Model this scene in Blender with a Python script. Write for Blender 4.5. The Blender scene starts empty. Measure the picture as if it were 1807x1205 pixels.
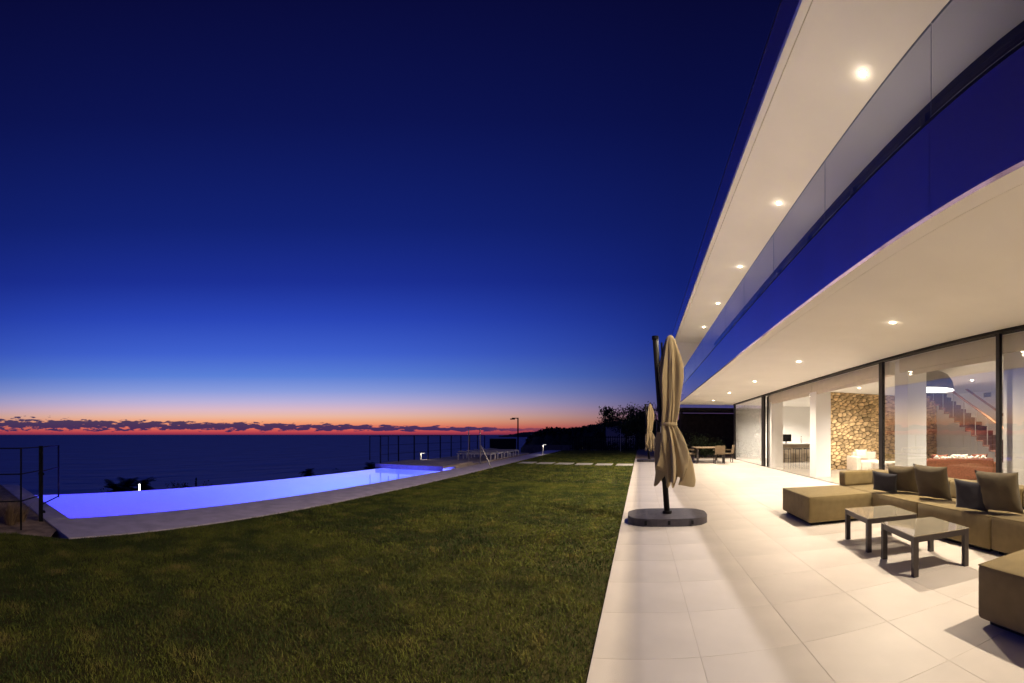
import bpy, bmesh, math, random
import numpy as np
from mathutils import Vector, Matrix, noise as mn
R = math.radians
random.seed(7); np.random.seed(7)
C = bpy.context.scene.collection
scene = bpy.context.scene

# ------------------------------------------------------------------ camera
# The photograph is a cylindrical panorama (upright lines stay upright, the long straight house bends).
S, PX0, PY0, H = 740.0, 1130.0, 767.0, 1.40        # pixels per radian, vanishing column, horizon row, eye height
cam = bpy.data.cameras.new('camera'); cam_o = bpy.data.objects.new('camera', cam); C.objects.link(cam_o)
cam.type = 'PANO'; cam.panorama_type = 'CENTRAL_CYLINDRICAL'
cam.central_cylindrical_radius = 1.0
cam.central_cylindrical_range_u_min = (0-PX0)/S
cam.central_cylindrical_range_u_max = (1807-PX0)/S
cam.central_cylindrical_range_v_min = (PY0-1205)/S
cam.central_cylindrical_range_v_max = PY0/S
cam.clip_start = 0.05; cam.clip_end = 200000
cam_o.location = (0, 0, H); cam_o.rotation_euler = (R(90), 0, 0)
scene.camera = cam_o

# ------------------------------------------------------------------ view
scene.view_settings.view_transform = 'Standard'; scene.view_settings.look = 'None'
scene.view_settings.exposure = 0.0; scene.view_settings.gamma = 1.0
scene.render.engine = 'CYCLES'
scene.cycles.use_denoising = True
scene.cycles.max_bounces = 8; scene.cycles.diffuse_bounces = 4; scene.cycles.transparent_max_bounces = 16
scene.cycles.sample_clamp_indirect = 6.0
scene.cycles.caustics_reflective = False; scene.cycles.caustics_refractive = False

def s2l(c):
    return tuple(((v/255)/12.92 if v/255 <= 0.04045 else ((v/255+0.055)/1.055)**2.4) for v in c)

# ------------------------------------------------------------------ world: sky after sunset
world = bpy.data.worlds.new('World'); scene.world = world; world.use_nodes = True
nt = world.node_tree; nt.nodes.clear()
def N(t, **k):
    n = nt.nodes.new(t)
    for a, b in k.items(): setattr(n, a, b)
    return n
def M(op, a, b=None, c=None, clamp=False):
    n = N('ShaderNodeMath', operation=op); n.use_clamp = clamp
    for i, q in enumerate((a, b, c)):
        if q is None: continue
        if isinstance(q, (int, float)): n.inputs[i].default_value = q
        else: nt.links.new(q, n.inputs[i])
    return n.outputs[0]
tc = N('ShaderNodeTexCoord'); sx = N('ShaderNodeSeparateXYZ'); nt.links.new(tc.outputs['Generated'], sx.inputs[0])
el = M('ARCSINE', M('MINIMUM', M('MAXIMUM', sx.outputs[2], -1.0), 1.0))
az = M('ARCTAN2', sx.outputs[0], sx.outputs[1])
eld = M('MULTIPLY', el, 180/math.pi)
t = M('SQRT', M('DIVIDE', M('MAXIMUM', eld, 0.0), 90.0), clamp=True)
def ramp(stops):
    r = N('ShaderNodeValToRGB'); cr = r.color_ramp
    while len(cr.elements) > 1: cr.elements.remove(cr.elements[-1])
    for i, (deg, c) in enumerate(stops):
        p = math.sqrt(deg/90)
        e = cr.elements[0] if i == 0 else cr.elements.new(p)
        e.position = p; e.color = (*s2l(c), 1)
    nt.links.new(t, r.inputs[0]); return r.outputs[0]
glow = ramp([(0, (100, 42, 76)), (.25, (178, 60, 78)), (.6, (214, 88, 84)), (1.1, (238, 124, 96)), (1.8, (248, 168, 124)), (2.5, (240, 188, 164)), (3.4, (224, 188, 200)),
             (4.5, (188, 180, 220)), (5.9, (142, 160, 224)), (8.0, (92, 130, 218)), (11, (64, 98, 208)), (15.5, (42, 70, 184)), (20, (28, 48, 150)),
             (26.5, (18, 34, 116)), (37, (12, 20, 82)), (46, (9, 12, 60)), (90, (7, 8, 44))])
dark = ramp([(0, (70, 34, 62)), (1.0, (96, 52, 78)), (2.2, (98, 66, 100)), (4.0, (66, 66, 118)), (8, (46, 60, 134)), (13, (28, 46, 132)), (20, (18, 32, 110)),
             (26.5, (15, 26, 94)), (37, (10, 16, 70)), (46, (8, 10, 52)), (90, (7, 8, 42))])
ca = M('COSINE', M('SUBTRACT', az, -0.95))
fac = M('SMOOTH_MIN', M('MULTIPLY', M('MAXIMUM', M('SUBTRACT', ca, 0.50), 0.0), 2.0), 1.0, 0.25, clamp=True)
mix = N('ShaderNodeMix', data_type='RGBA'); nt.links.new(fac, mix.inputs[0]); nt.links.new(dark, mix.inputs[6]); nt.links.new(glow, mix.inputs[7])
# bank of low cloud over the sea
cv = N('ShaderNodeCombineXYZ'); nt.links.new(M('MULTIPLY', az, 34.0), cv.inputs[0]); nt.links.new(M('MULTIPLY', eld, 2.6), cv.inputs[1])
nz = N('ShaderNodeTexNoise'); nz.inputs['Scale'].default_value = 1.0; nz.inputs['Detail'].default_value = 7; nz.inputs['Roughness'].default_value = .58
nt.links.new(cv.outputs[0], nz.inputs['Vector'])
cc = M('MULTIPLY_ADD', az, -0.62, 0.52)                     # centre of the bank in degrees, lower to the right
dist = M('ABSOLUTE', M('SUBTRACT', eld, cc))
wid = M('MULTIPLY_ADD', az, -0.44, 0.10)
wind = M('SUBTRACT', 1.0, M('DIVIDE', dist, M('MAXIMUM', wid, 0.22)))
dens = M('ADD', M('MULTIPLY', wind, 0.27), M('MULTIPLY', M('SUBTRACT', nz.outputs[0], 0.5), 1.25))
cm = M('MULTIPLY', M('MULTIPLY', dens, 14.0, clamp=True), M('MULTIPLY', M('SUBTRACT', -0.12, az), 4.0, clamp=True), clamp=True)
cm = M('MULTIPLY', cm, M('MULTIPLY', M('SUBTRACT', 3.4, eld), 2.0, clamp=True))
cm = M('MULTIPLY', cm, 0.94)
cmix = N('ShaderNodeMix', data_type='RGBA'); nt.links.new(cm, cmix.inputs[0]); nt.links.new(mix.outputs[2], cmix.inputs[6]); cmix.inputs[7].default_value = (*s2l((44, 40, 88)), 1)
low = N('ShaderNodeMix', data_type='RGBA'); nt.links.new(M('GREATER_THAN', eld, -0.02), low.inputs[0]); low.inputs[6].default_value = (*s2l((24, 26, 60)), 1)
nt.links.new(cmix.outputs[2], low.inputs[7])
bg = N('ShaderNodeBackground'); nt.links.new(low.outputs[2], bg.inputs[0]); bg.inputs[1].default_value = 1.0
wo = N('ShaderNodeOutputWorld'); nt.links.new(bg.outputs[0], wo.inputs[0])

# ------------------------------------------------------------------ pixel -> place
def lam(px): return (px-PX0)/S
def G(px, py, z=0.0):                                       # a pixel of something standing at height z
    d = (z-H)/((PY0-py)/S); return (d*math.sin(lam(px)), d*math.cos(lam(px)))
def at(px, py, d):                                          # a pixel at horizontal distance d
    return Vector((d*math.sin(lam(px)), d*math.cos(lam(px)), H+d*(PY0-py)/S))

# ------------------------------------------------------------------ materials
MATS = {}
def mat(name, col, rough=.6, spec=.4, var=.12, vscale=6.0, bump=0.0, bscale=60.0, metal=0.0, emit=None, estr=0.0, rnd=0.0, sheen=0.0, detail=4, stretch=None):
    if name in MATS: return MATS[name]
    m = bpy.data.materials.new(name); m.use_nodes = True; t = m.node_tree; b = t.nodes['Principled BSDF']
    b.inputs['Roughness'].default_value = rough; b.inputs['Specular IOR Level'].default_value = spec; b.inputs['Metallic'].default_value = metal
    if sheen: b.inputs['Sheen Weight'].default_value = sheen
    tcn = t.nodes.new('ShaderNodeTexCoord'); vec = tcn.outputs['Object']
    if stretch:
        mp = t.nodes.new('ShaderNodeMapping'); mp.inputs['Scale'].default_value = stretch; t.links.new(vec, mp.inputs[0]); vec = mp.outputs[0]
    n1 = t.nodes.new('ShaderNodeTexNoise'); n1.inputs['Scale'].default_value = vscale; n1.inputs['Detail'].default_value = detail; t.links.new(vec, n1.inputs['Vector'])
    mr = t.nodes.new('ShaderNodeMapRange'); mr.inputs[1].default_value = .3; mr.inputs[2].default_value = .7; mr.inputs[3].default_value = 1-var; mr.inputs[4].default_value = 1+var
    t.links.new(n1.outputs[0], mr.inputs[0]); val = mr.outputs[0]
    if rnd:
        oi = t.nodes.new('ShaderNodeObjectInfo'); m2 = t.nodes.new('ShaderNodeMapRange'); m2.inputs[3].default_value = 1-rnd; m2.inputs[4].default_value = 1+rnd
        t.links.new(oi.outputs['Random'], m2.inputs[0]); mm = t.nodes.new('ShaderNodeMath'); mm.operation = 'MULTIPLY'; t.links.new(val, mm.inputs[0]); t.links.new(m2.outputs[0], mm.inputs[1]); val = mm.outputs[0]
    vm = t.nodes.new('ShaderNodeVectorMath'); vm.operation = 'SCALE'; vm.inputs[0].default_value = col; t.links.new(val, vm.inputs['Scale'])
    t.links.new(vm.outputs[0], b.inputs['Base Color'])
    if bump:
        n2 = t.nodes.new('ShaderNodeTexNoise'); n2.inputs['Scale'].default_value = bscale; n2.inputs['Detail'].default_value = 3; t.links.new(vec, n2.inputs['Vector'])
        bp = t.nodes.new('ShaderNodeBump'); bp.inputs['Strength'].default_value = bump; bp.inputs['Distance'].default_value = .01; t.links.new(n2.outputs[0], bp.inputs['Height']); t.links.new(bp.outputs[0], b.inputs['Normal'])
    if emit:
        b.inputs['Emission Color'].default_value = (*emit, 1); b.inputs['Emission Strength'].default_value = estr
    MATS[name] = m; return m
def glass(name, tint=(.93, .95, .96), f0=.04, rough=0.0, bump=0, bscale=3):
    m = bpy.data.materials.new(name); m.use_nodes = True; t = m.node_tree; t.nodes.clear()
    o = t.nodes.new('ShaderNodeOutputMaterial'); mx = t.nodes.new('ShaderNodeMixShader'); tr = t.nodes.new('ShaderNodeBsdfTransparent'); gl = t.nodes.new('ShaderNodeBsdfGlossy'); lw = t.nodes.new('ShaderNodeLayerWeight')
    tr.inputs[0].default_value = (*tint, 1); gl.inputs['Roughness'].default_value = rough; gl.inputs[0].default_value = (.97, .97, 1, 1); lw.inputs[0].default_value = .5
    p = t.nodes.new('ShaderNodeMath'); p.operation = 'POWER'; p.inputs[1].default_value = 5.0; t.links.new(lw.outputs['Facing'], p.inputs[0])
    q = t.nodes.new('ShaderNodeMath'); q.operation = 'MULTIPLY_ADD'; q.inputs[1].default_value = 1-f0; q.inputs[2].default_value = f0; t.links.new(p.outputs[0], q.inputs[0])
    if bump:
        n2 = t.nodes.new('ShaderNodeTexNoise'); n2.inputs['Scale'].default_value = bscale; bp = t.nodes.new('ShaderNodeBump'); bp.inputs['Strength'].default_value = bump; bp.inputs['Distance'].default_value = .02
        tn = t.nodes.new('ShaderNodeTexCoord'); t.links.new(tn.outputs['Object'], n2.inputs['Vector']); t.links.new(n2.outputs[0], bp.inputs['Height']); t.links.new(bp.outputs[0], gl.inputs['Normal']); t.links.new(bp.outputs[0], lw.inputs['Normal'])
    t.links.new(q.outputs[0], mx.inputs[0]); t.links.new(tr.outputs[0], mx.inputs[1]); t.links.new(gl.outputs[0], mx.inputs[2]); t.links.new(mx.outputs[0], o.inputs[0])
    MATS[name] = m; return m
def vcol_mat(name, rough=.7, spec=.2, mul=1.0):
    m = bpy.data.materials.new(name); m.use_nodes = True; t = m.node_tree; b = t.nodes['Principled BSDF']
    a = t.nodes.new('ShaderNodeAttribute'); a.attribute_name = 'tint'; t.links.new(a.outputs['Color'], b.inputs['Base Color'])
    b.inputs['Roughness'].default_value = rough; b.inputs['Specular IOR Level'].default_value = spec
    MATS[name] = m; return m

m_white = mat('white_render', (.74, .72, .69), .75, .25, .04, 1.2, .15, 180)
m_soffit = mat('soffit_plaster', (.85, .82, .77), .7, .3, .035, .8, .08, 60)
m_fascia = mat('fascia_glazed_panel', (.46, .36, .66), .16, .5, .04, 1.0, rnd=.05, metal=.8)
m_tile = mat('porcelain_tile', (.59, .53, .475), .42, .4, .085, 1.7, .15, 200, rnd=.045, detail=10)
m_grout = mat('grout', (.50, .445, .39), .9, .2, .2, 3)
m_frame = mat('dark_bronze_aluminium', (.014, .011, .010), .5, .25, .1)
m_black = mat('black_steel', (.010, .010, .012), .75, .2, .15)
m_roofedge = mat('roof_flashing', (.05, .035, .03), .5, .4, .1)
m_fabric = mat('olive_outdoor_fabric', (.205, .152, .068), .92, .12, .1, 9, .5, 420, sheen=.15)
m_cush = mat('taupe_cushion_fabric', (.092, .070, .038), .95, .1, .12, 9, .5, 420, sheen=.2)
m_cushd = mat('charcoal_cushion_fabric', (.032, .030, .036), .95, .1, .12, 9, .5, 420, sheen=.2)
m_tabf = mat('brown_table_aluminium', (.040, .030, .027), .38, .45, .12, 12)
m_tabtop = mat('cream_glass_top', (.62, .55, .42), .06, 1.0, .03, 3, metal=.55); m_tabtop.node_tree.nodes['Principled BSDF'].inputs['IOR'].default_value = 2.2
m_canvas = mat('taupe_canvas', (.37, .285, .165), .9, .12, .14, 7, .9, 30, sheen=.1, stretch=(1, 1, .12))
m_base = mat('grey_base_plastic', (.066, .058, .068), .6, .35, .2, 14, .3, 160)
m_balc = mat('balcony_tile', (.22, .20, .18), .6, .3, .1)
m_coping = mat('coping_stone', (.62, .53, .62), .75, .3, .16, 3.5, .3, 140, detail=8)  # slight violet of the pool glow tinted into the pale stone
m_basin = mat('pool_mosaic', (.78, .80, .84), .5, .3, .05, 30)
m_deck = mat('deck_timber', (.36, .29, .25), .7, .3, .2, 12, .3, 60, stretch=(1, .1, 1))
m_skirt = mat('deck_skirt', (.24, .16, .26), .7, .3, .1, 6)  # purple of the pool light put into the board colour
m_soil = mat('dry_soil', (.36, .26, .18), .95, .1, .4, 5, .8, 40, detail=8)
m_land = mat('dark_hillside', (.03, .036, .018), .95, .1, .5, .06, detail=8)
m_lawn = mat('lawn_soil', (.06, .052, .018), .95, .1, .45, 2.2, .6, 60, detail=8)
m_slab = mat('stepping_stone', (.50, .47, .43), .8, .25, .14, 4, .3, 90, rnd=.06)
m_inwall = mat('interior_white_paint', (.80, .79, .77), .8, .2, .02, 1)
m_infloor = mat('interior_polished_floor', (.50, .46, .40), .14, .5, .06, 1.5)
m_stone = mat('honey_stone', (.46, .335, .185), .85, .2, .42, 6, .9, 26, rnd=.38, detail=8)
m_mortar = mat('dark_mortar', (.06, .04, .02), .95, .1, .3, 20)
m_wood = mat('red_brown_wood', (.13, .062, .042), .4, .4, .22, 10, stretch=(1, 6, 1))
m_rail = mat('handrail_wood', (.30, .15, .075), .45, .4, .15, 10)
m_steel = mat('brushed_steel', (.45, .42, .38), .35, .5, .1, metal=.8)
m_red = mat('red_upholstery', (.20, .07, .042), .9, .1, .35, 26, .3, 200)
m_cream = mat('cream_upholstery', (.74, .66, .55), .9, .1, .08, 10, .3, 200)
m_blind = mat('blind_fabric', (.62, .55, .47), .85, .15, .04, 4)
m_shade = mat('pendant_shade', (.10, .075, .065), .6, .3, .15)
m_cabinet = mat('kitchen_beige_panel', (.42, .34, .25), .5, .3, .08)
m_counter = mat('kitchen_counter', (.66, .62, .60), .3, .4, .05)
m_screen = mat('screen_black', (.01, .01, .012), .2, .5, .05)
m_wicker = mat('woven_chair', (.17, .125, .08), .8, .2, .25, 60)
m_lounger = mat('lounger_white_frame', (.80, .76, .70), .5, .3, .06)
m_lfab = mat('lounger_sling', (.60, .54, .48), .9, .15, .1, 20)
m_bark = mat('bark', (.045, .035, .028), .95, .1, .3, 12, .5, 30)
m_darkwall = mat('dark_garden_wall', (.035, .028, .026), .85, .2, .3, 4, .5, 12)
m_greywall = mat('grey_stone_wall', (.16, .145, .14), .9, .2, .3, 3, .6, 10)
m_paleh = mat('pale_house_wall', (.55, .53, .55), .85, .2, .06)
m_leaf = vcol_mat('leaf', .6, .25); m_grass = vcol_mat('grass_blade', .75, .15)
m_edge = mat('glass_edge', (.20, .22, .24), .2, .5, .05)
m_win = glass('solar_glass', (.97, .97, .96), .105)
m_bal = glass('balustrade_glass', (.75, .78, .88), .07)
m_water = glass('pool_water', (.90, .93, 1.0), .015, .04, .25, 1.4)
m_lamp = mat('lamp_lit', (.9, .85, .7), emit=(1, .82, .52), estr=60)
m_lampw = mat('lamp_lit_white', (.9, .9, .9), emit=(1, .95, .85), estr=5)
m_ring = mat('lamp_trim', (.7, .68, .62), .5)
m_pool_lens = mat('pool_lamp_lens', (.6, .6, .9), emit=(.25, .25, 1), estr=4)

# ------------------------------------------------------------------ mesh helpers
def bx(bm, x0, x1, y0, y1, z0, z1, rot=None):
    vs = [bm.verts.new(p) for p in ((x0,y0,z0),(x1,y0,z0),(x1,y1,z0),(x0,y1,z0),(x0,y0,z1),(x1,y0,z1),(x1,y1,z1),(x0,y1,z1))]
    for f in ((0,3,2,1),(4,5,6,7),(0,1,5,4),(1,2,6,5),(2,3,7,6),(3,0,4,7)): bm.faces.new([vs[i] for i in f])
    return vs
def prism(bm, poly, z0, z1):
    lo = [bm.verts.new((p[0], p[1], z0)) for p in poly]; hi = [bm.verts.new((p[0], p[1], z1)) for p in poly]
    n = len(poly); bm.faces.new(hi); bm.faces.new(lo[::-1])
    for i in range(n): bm.faces.new((lo[i], lo[(i+1) % n], hi[(i+1) % n], hi[i]))
def tube(bm, pts, r, n=8, r1=None, cap=True):
    pts = [Vector(p) for p in pts]; rings = []
    for i, p in enumerate(pts):
        d = (pts[min(i+1, len(pts)-1)]-pts[max(i-1, 0)]).normalized()
        a = d.cross(Vector((0, 0, 1))) if abs(d.z) < .95 else d.cross(Vector((1, 0, 0)))
        a.normalize(); b = d.cross(a); rr = r if r1 is None else r+(r1-r)*i/(len(pts)-1)
        rings.append([bm.verts.new(p+a*rr*math.cos(2*math.pi*k/n)+b*rr*math.sin(2*math.pi*k/n)) for k in range(n)])
    for i in range(len(rings)-1):
        for k in range(n): bm.faces.new((rings[i][k], rings[i][(k+1) % n], rings[i+1][(k+1) % n], rings[i+1][k]))
    if cap: bm.faces.new(rings[0][::-1]); bm.faces.new(rings[-1])
def lathe(bm, prof, n=24, c=(0, 0)):
    rings = [[bm.verts.new((c[0]+r*math.cos(2*math.pi*k/n), c[1]+r*math.sin(2*math.pi*k/n), z)) for k in range(n)] for r, z in prof]
    for i in range(len(rings)-1):
        for k in range(n): bm.faces.new((rings[i][k], rings[i][(k+1) % n], rings[i+1][(k+1) % n], rings[i+1][k]))
def obj(name, bm, m, parent=None, bevel=0, seg=2, smooth=False, loc=None, rz=0):
    if bevel: bmesh.ops.bevel(bm, geom=bm.edges[:]+bm.verts[:], offset=bevel, segments=seg, profile=.6, affect='EDGES', clamp_overlap=True)
    bmesh.ops.recalc_face_normals(bm, faces=bm.faces[:])
    me = bpy.data.meshes.new(name); bm.to_mesh(me); bm.free(); me.materials.append(m)
    if smooth: me.polygons.foreach_set('use_smooth', [True]*len(me.polygons))
    o = bpy.data.objects.new(name, me); C.objects.link(o)
    if parent: o.parent = parent
    if loc: o.location = loc
    o.rotation_euler.z = rz
    return o
def box(name, m, parent, *b, bevel=0, seg=2, **k):
    bm = bmesh.new(); bx(bm, *b); return obj(name, bm, m, parent, bevel, seg, **k)
def inst(name, me, parent, loc=(0, 0, 0), rot=(0, 0, 0), scale=(1, 1, 1)):
    o = bpy.data.objects.new(name, me); C.objects.link(o); o.parent = parent; o.location = loc; o.rotation_euler = rot; o.scale = scale; return o
def tag(o, label=None, cat=None, group=None, kind=None):
    for k, v in (('label', label), ('category', cat), ('group', group), ('kind', kind)):
        if v: o[k] = v
    return o
def thing(name, loc, label, cat, group=None, rz=0):
    o = bpy.data.objects.new(name, None); C.objects.link(o); o.location = loc; o.rotation_euler.z = rz; o.empty_display_size = .2
    return tag(o, label, cat, group)
def copy_tree(o, parent=None):
    c = o.copy(); C.objects.link(c); c.parent = parent
    for ch in [q for q in bpy.data.objects if q.parent == o]: copy_tree(ch, c)
    return c
def npmesh(name, V, F, m, parent=None, tint=None, smooth=False):
    V = np.asarray(V, np.float32); F = np.asarray(F, np.int32); me = bpy.data.meshes.new(name)
    me.vertices.add(len(V)); me.vertices.foreach_set('co', V.ravel()); k = F.shape[1]
    me.loops.add(F.size); me.loops.foreach_set('vertex_index', F.ravel()); me.polygons.add(len(F))
    me.polygons.foreach_set('loop_start', np.arange(0, F.size, k, dtype=np.int32)); me.polygons.foreach_set('loop_total', np.full(len(F), k, np.int32))
    if smooth: me.polygons.foreach_set('use_smooth', np.ones(len(F), bool))
    if tint is not None:
        a = me.color_attributes.new('tint', 'FLOAT_COLOR', 'POINT'); col = np.ones((len(V), 4), np.float32); col[:, :3] = tint; a.data.foreach_set('color', col.ravel())
    me.update(); me.validate(); me.materials.append(m)
    o = bpy.data.objects.new(name, me); C.objects.link(o)
    if parent: o.parent = parent
    return o
def lamp(name, typ, loc, power, col, rot=(0, 0, 0), parent=None, **k):
    l = bpy.data.lights.new(name, typ); l.energy = power; l.color = col
    for a, b in k.items(): setattr(l, a, b)
    o = bpy.data.objects.new(name, l); C.objects.link(o); o.location = loc; o.rotation_euler = rot
    if parent: o.parent = parent
    return o
WARM = (1.0, .84, .63); INWARM = (1.0, .89, .76)

# ================================================================== THE SETTING
SEA = -26.0
# land: one sheet, plateau by the house, sloping to the sea
def land_h(x, y):
    z = -.35
    d = max(-10.95-.04*max(y, 0)-x, 0)
    if x < -10.9: z = -.5-min(d, 3)*.55-max(d-3, 0)*.30
    if y > 52: z -= (y-52)*.05
    return max(z, SEA-3)
xs = np.concatenate([np.linspace(-320, -30, 40), np.linspace(-28, 20, 50), np.linspace(24, 400, 24)]); ys = np.concatenate([np.linspace(-250, -12, 18), np.linspace(-9, 60, 46), np.linspace(70, 900, 40)])
V = [(x, y, land_h(x, y)+(mn.noise((x*.08, y*.08, 0))*.5*min(1, max(0, (-12-x)/6)))) for y in ys for x in xs]
nx = len(xs); F = [(j*nx+i, j*nx+i+1, (j+1)*nx+i+1, (j+1)*nx+i) for j in range(len(ys)-1) for i in range(nx-1)]
# keep the pool basin free: cut out the cells under it
F = [f for f in F if not (-10.6 < sum(V[i][0] for i in f)/4 < -6.0 and 0 < sum(V[i][1] for i in f)/4 < 17)]
tag(npmesh('hillside_ground', V, F, m_land, smooth=True), kind='structure', label='dark ground and hillside falling to the sea')

# sea
ms = bpy.data.materials.new('sea_water'); ms.use_nodes = True; t_ = ms.node_tree; b = t_.nodes['Principled BSDF']
t_.nodes.remove(b); so = t_.nodes['Material Output']; df = t_.nodes.new('ShaderNodeBsdfDiffuse'); gs = t_.nodes.new('ShaderNodeBsdfGlossy'); sm = t_.nodes.new('ShaderNodeMixShader')
gs.inputs[0].default_value = (.56, .62, .95, 1); gs.inputs['Roughness'].default_value = .38; sm.inputs[0].default_value = .24
t_.links.new(df.outputs[0], sm.inputs[1]); t_.links.new(gs.outputs[0], sm.inputs[2]); t_.links.new(sm.outputs[0], so.inputs[0])
tcn = t_.nodes.new('ShaderNodeTexCoord'); mp = t_.nodes.new('ShaderNodeMapping'); mp.inputs['Rotation'].default_value = (0, 0, R(12)); mp.inputs['Scale'].default_value = (.055, .012, 1)
n1 = t_.nodes.new('ShaderNodeTexNoise'); n1.inputs['Scale'].default_value = 1.0; n1.inputs['Detail'].default_value = 6
t_.links.new(tcn.outputs['Object'], mp.inputs[0]); t_.links.new(mp.outputs[0], n1.inputs['Vector'])
bp = t_.nodes.new('ShaderNodeBump'); bp.inputs['Strength'].default_value = .7; bp.inputs['Distance'].default_value = 3.0; t_.links.new(n1.outputs[0], bp.inputs['Height']); t_.links.new(bp.outputs[0], gs.inputs['Normal'])
rp = t_.nodes.new('ShaderNodeValToRGB'); rp.color_ramp.elements[0].position = .38; rp.color_ramp.elements[0].color = (.011, .017, .056, 1); rp.color_ramp.elements[1].position = .66; rp.color_ramp.elements[1].color = (.050, .066, .17, 1)  # paler streaks: sheen on the waves painted into the diffuse colour
t_.links.new(n1.outputs[0], rp.inputs[0]); t_.links.new(rp.outputs[0], df.inputs[0])
bm = bmesh.new(); n = 64; RAD = 90000
vs = [bm.verts.new((RAD*math.cos(2*math.pi*k/n), RAD*math.sin(2*math.pi*k/n), 0)) for k in range(n)]; bm.faces.new(vs)
tag(obj('sea', bm, ms, loc=(0, 0, SEA)), kind='structure', label='dark blue sea reaching to the horizon')

# far headland and the wooded ridge in polar strips
def ridge(name, azs, prof, r0, r1, rough, m, seed):
    V = []; nr = 14
    for a in azs:
        for k in range(nr):
            q = k/(nr-1); r = r0+(r1-r0)*q; h = prof(a)*math.sin(math.pi*min(q*1.15, 1))**.8
            h += rough*h/max(prof(a), .1)*mn.noise((a*220+seed, q*7, seed))*1.2
            V.append((r*math.sin(a), r*math.cos(a), SEA-2+max(h, 0)))
    F = [(i*nr+k, i*nr+k+1, (i+1)*nr+k+1, (i+1)*nr+k) for i in range(len(azs)-1) for k in range(nr-1)]
    return tag(npmesh(name, V, F, m, smooth=True), kind='structure')
def interp(pts):
    x = [p[0] for p in pts]; y = [p[1] for p in pts]; return lambda a: float(np.interp(a, x, y))
pz = lambda px, py, d: (lam(px), H+d*(PY0-py)/S-SEA+2)
ridge('headland', np.linspace(lam(880), lam(1010), 60), interp([pz(880, 769.2, 6000), pz(905, 766, 6000), pz(925, 762.5, 6000), pz(950, 761.5, 6000), pz(975, 764, 6000), pz(1010, 768, 6000)]), 5000, 7000, 12, m_land, 3)
prof_r = interp([pz(921, 790, 620), pz(930, 777, 620), pz(945, 766, 620), pz(965, 759, 620), pz(1000, 760, 620), pz(1030, 757, 620), pz(1060, 752, 620), pz(1090, 749, 620), pz(1130, 747, 620), pz(1300, 745, 620), pz(1500, 745, 620)])
ridge('wooded_ridge', np.linspace(lam(919), lam(1500), 160), prof_r, 420, 820, 5, m_land, 9)
V = []; F = []; T = []
for i in range(5200):
    a = random.uniform(lam(928), lam(1290)); q = random.uniform(.25, .5); r = 420+400*q
    h = prof_r(a)*math.sin(math.pi*min(q*1.15, 1))**.8; c = Vector((r*math.sin(a), r*math.cos(a), SEA-2+h+random.uniform(-2, 3.2)*min(1, h/20)))
    s = random.uniform(1.2, 3.2); k = len(V)
    for _ in range(4): V.append(c+Vector((random.uniform(-s, s), random.uniform(-s, s), random.uniform(-s, s)*.8)))
    F += [(k, k+1, k+2), (k+1, k+2, k+3)]; T += [(.018, .024, .012)]*4
tag(npmesh('ridge_woodland', V, F, m_leaf, tint=np.array(T)), kind='stuff', label='dark woodland covering the far ridge', cat='woodland')

# ---- terrace
EDGE = -.30; TP = .672; tx0 = EDGE; ty0 = 2.57-5*TP; WX = 5.30; TEND = 24.2
terr = box('terrace', m_grout, None, EDGE+.004, WX-.02, -8, TEND, -.36, .0221); tag(terr, kind='structure', label='terrace paved with pale square porcelain tiles')
bm = bmesh.new(); g = .0017; bx(bm, g, TP-g, g, TP-g, 0, .016); bmesh.ops.bevel(bm, geom=[e for e in bm.edges if abs(e.verts[0].co.z-.016) < 1e-5 and abs(e.verts[1].co.z-.016) < 1e-5], offset=.0012, segments=1, affect='EDGES')
bmesh.ops.recalc_face_normals(bm, faces=bm.faces[:]); tile_me = bpy.data.meshes.new('tile'); bm.to_mesh(tile_me); bm.free(); tile_me.materials.append(m_tile)
ncol = 8; wlast = WX-.025-(tx0+ncol*TP)
bm = bmesh.new(); bx(bm, g, wlast, g, TP-g, 0, .016); tile2 = bpy.data.meshes.new('tile'); bmesh.ops.recalc_face_normals(bm, faces=bm.faces[:]); bm.to_mesh(tile2); bm.free(); tile2.materials.append(m_tile)
bmf = bmesh.new(); j = 0; cnt = 0
while ty0+j*TP < TEND-.05:
    for i in range(ncol+1):
        x, y = tx0+i*TP, ty0+j*TP; w = TP if i < ncol else wlast+g
        if cnt < 297: inst('tile', tile_me if i < ncol else tile2, terr, (x, y, .007+random.uniform(0, .0012))); cnt += 1
        else: bx(bmf, x+g, x+w-g, y+g, min(y+TP, TEND)-g, .007, .023)
    j += 1
tag(obj('far_tiles', bmf, m_tile, terr), kind='stuff')
box('rear_paving', m_tile, terr, EDGE+.002, WX-.03, -7.9, ty0-.004, .007, .0225)

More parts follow.
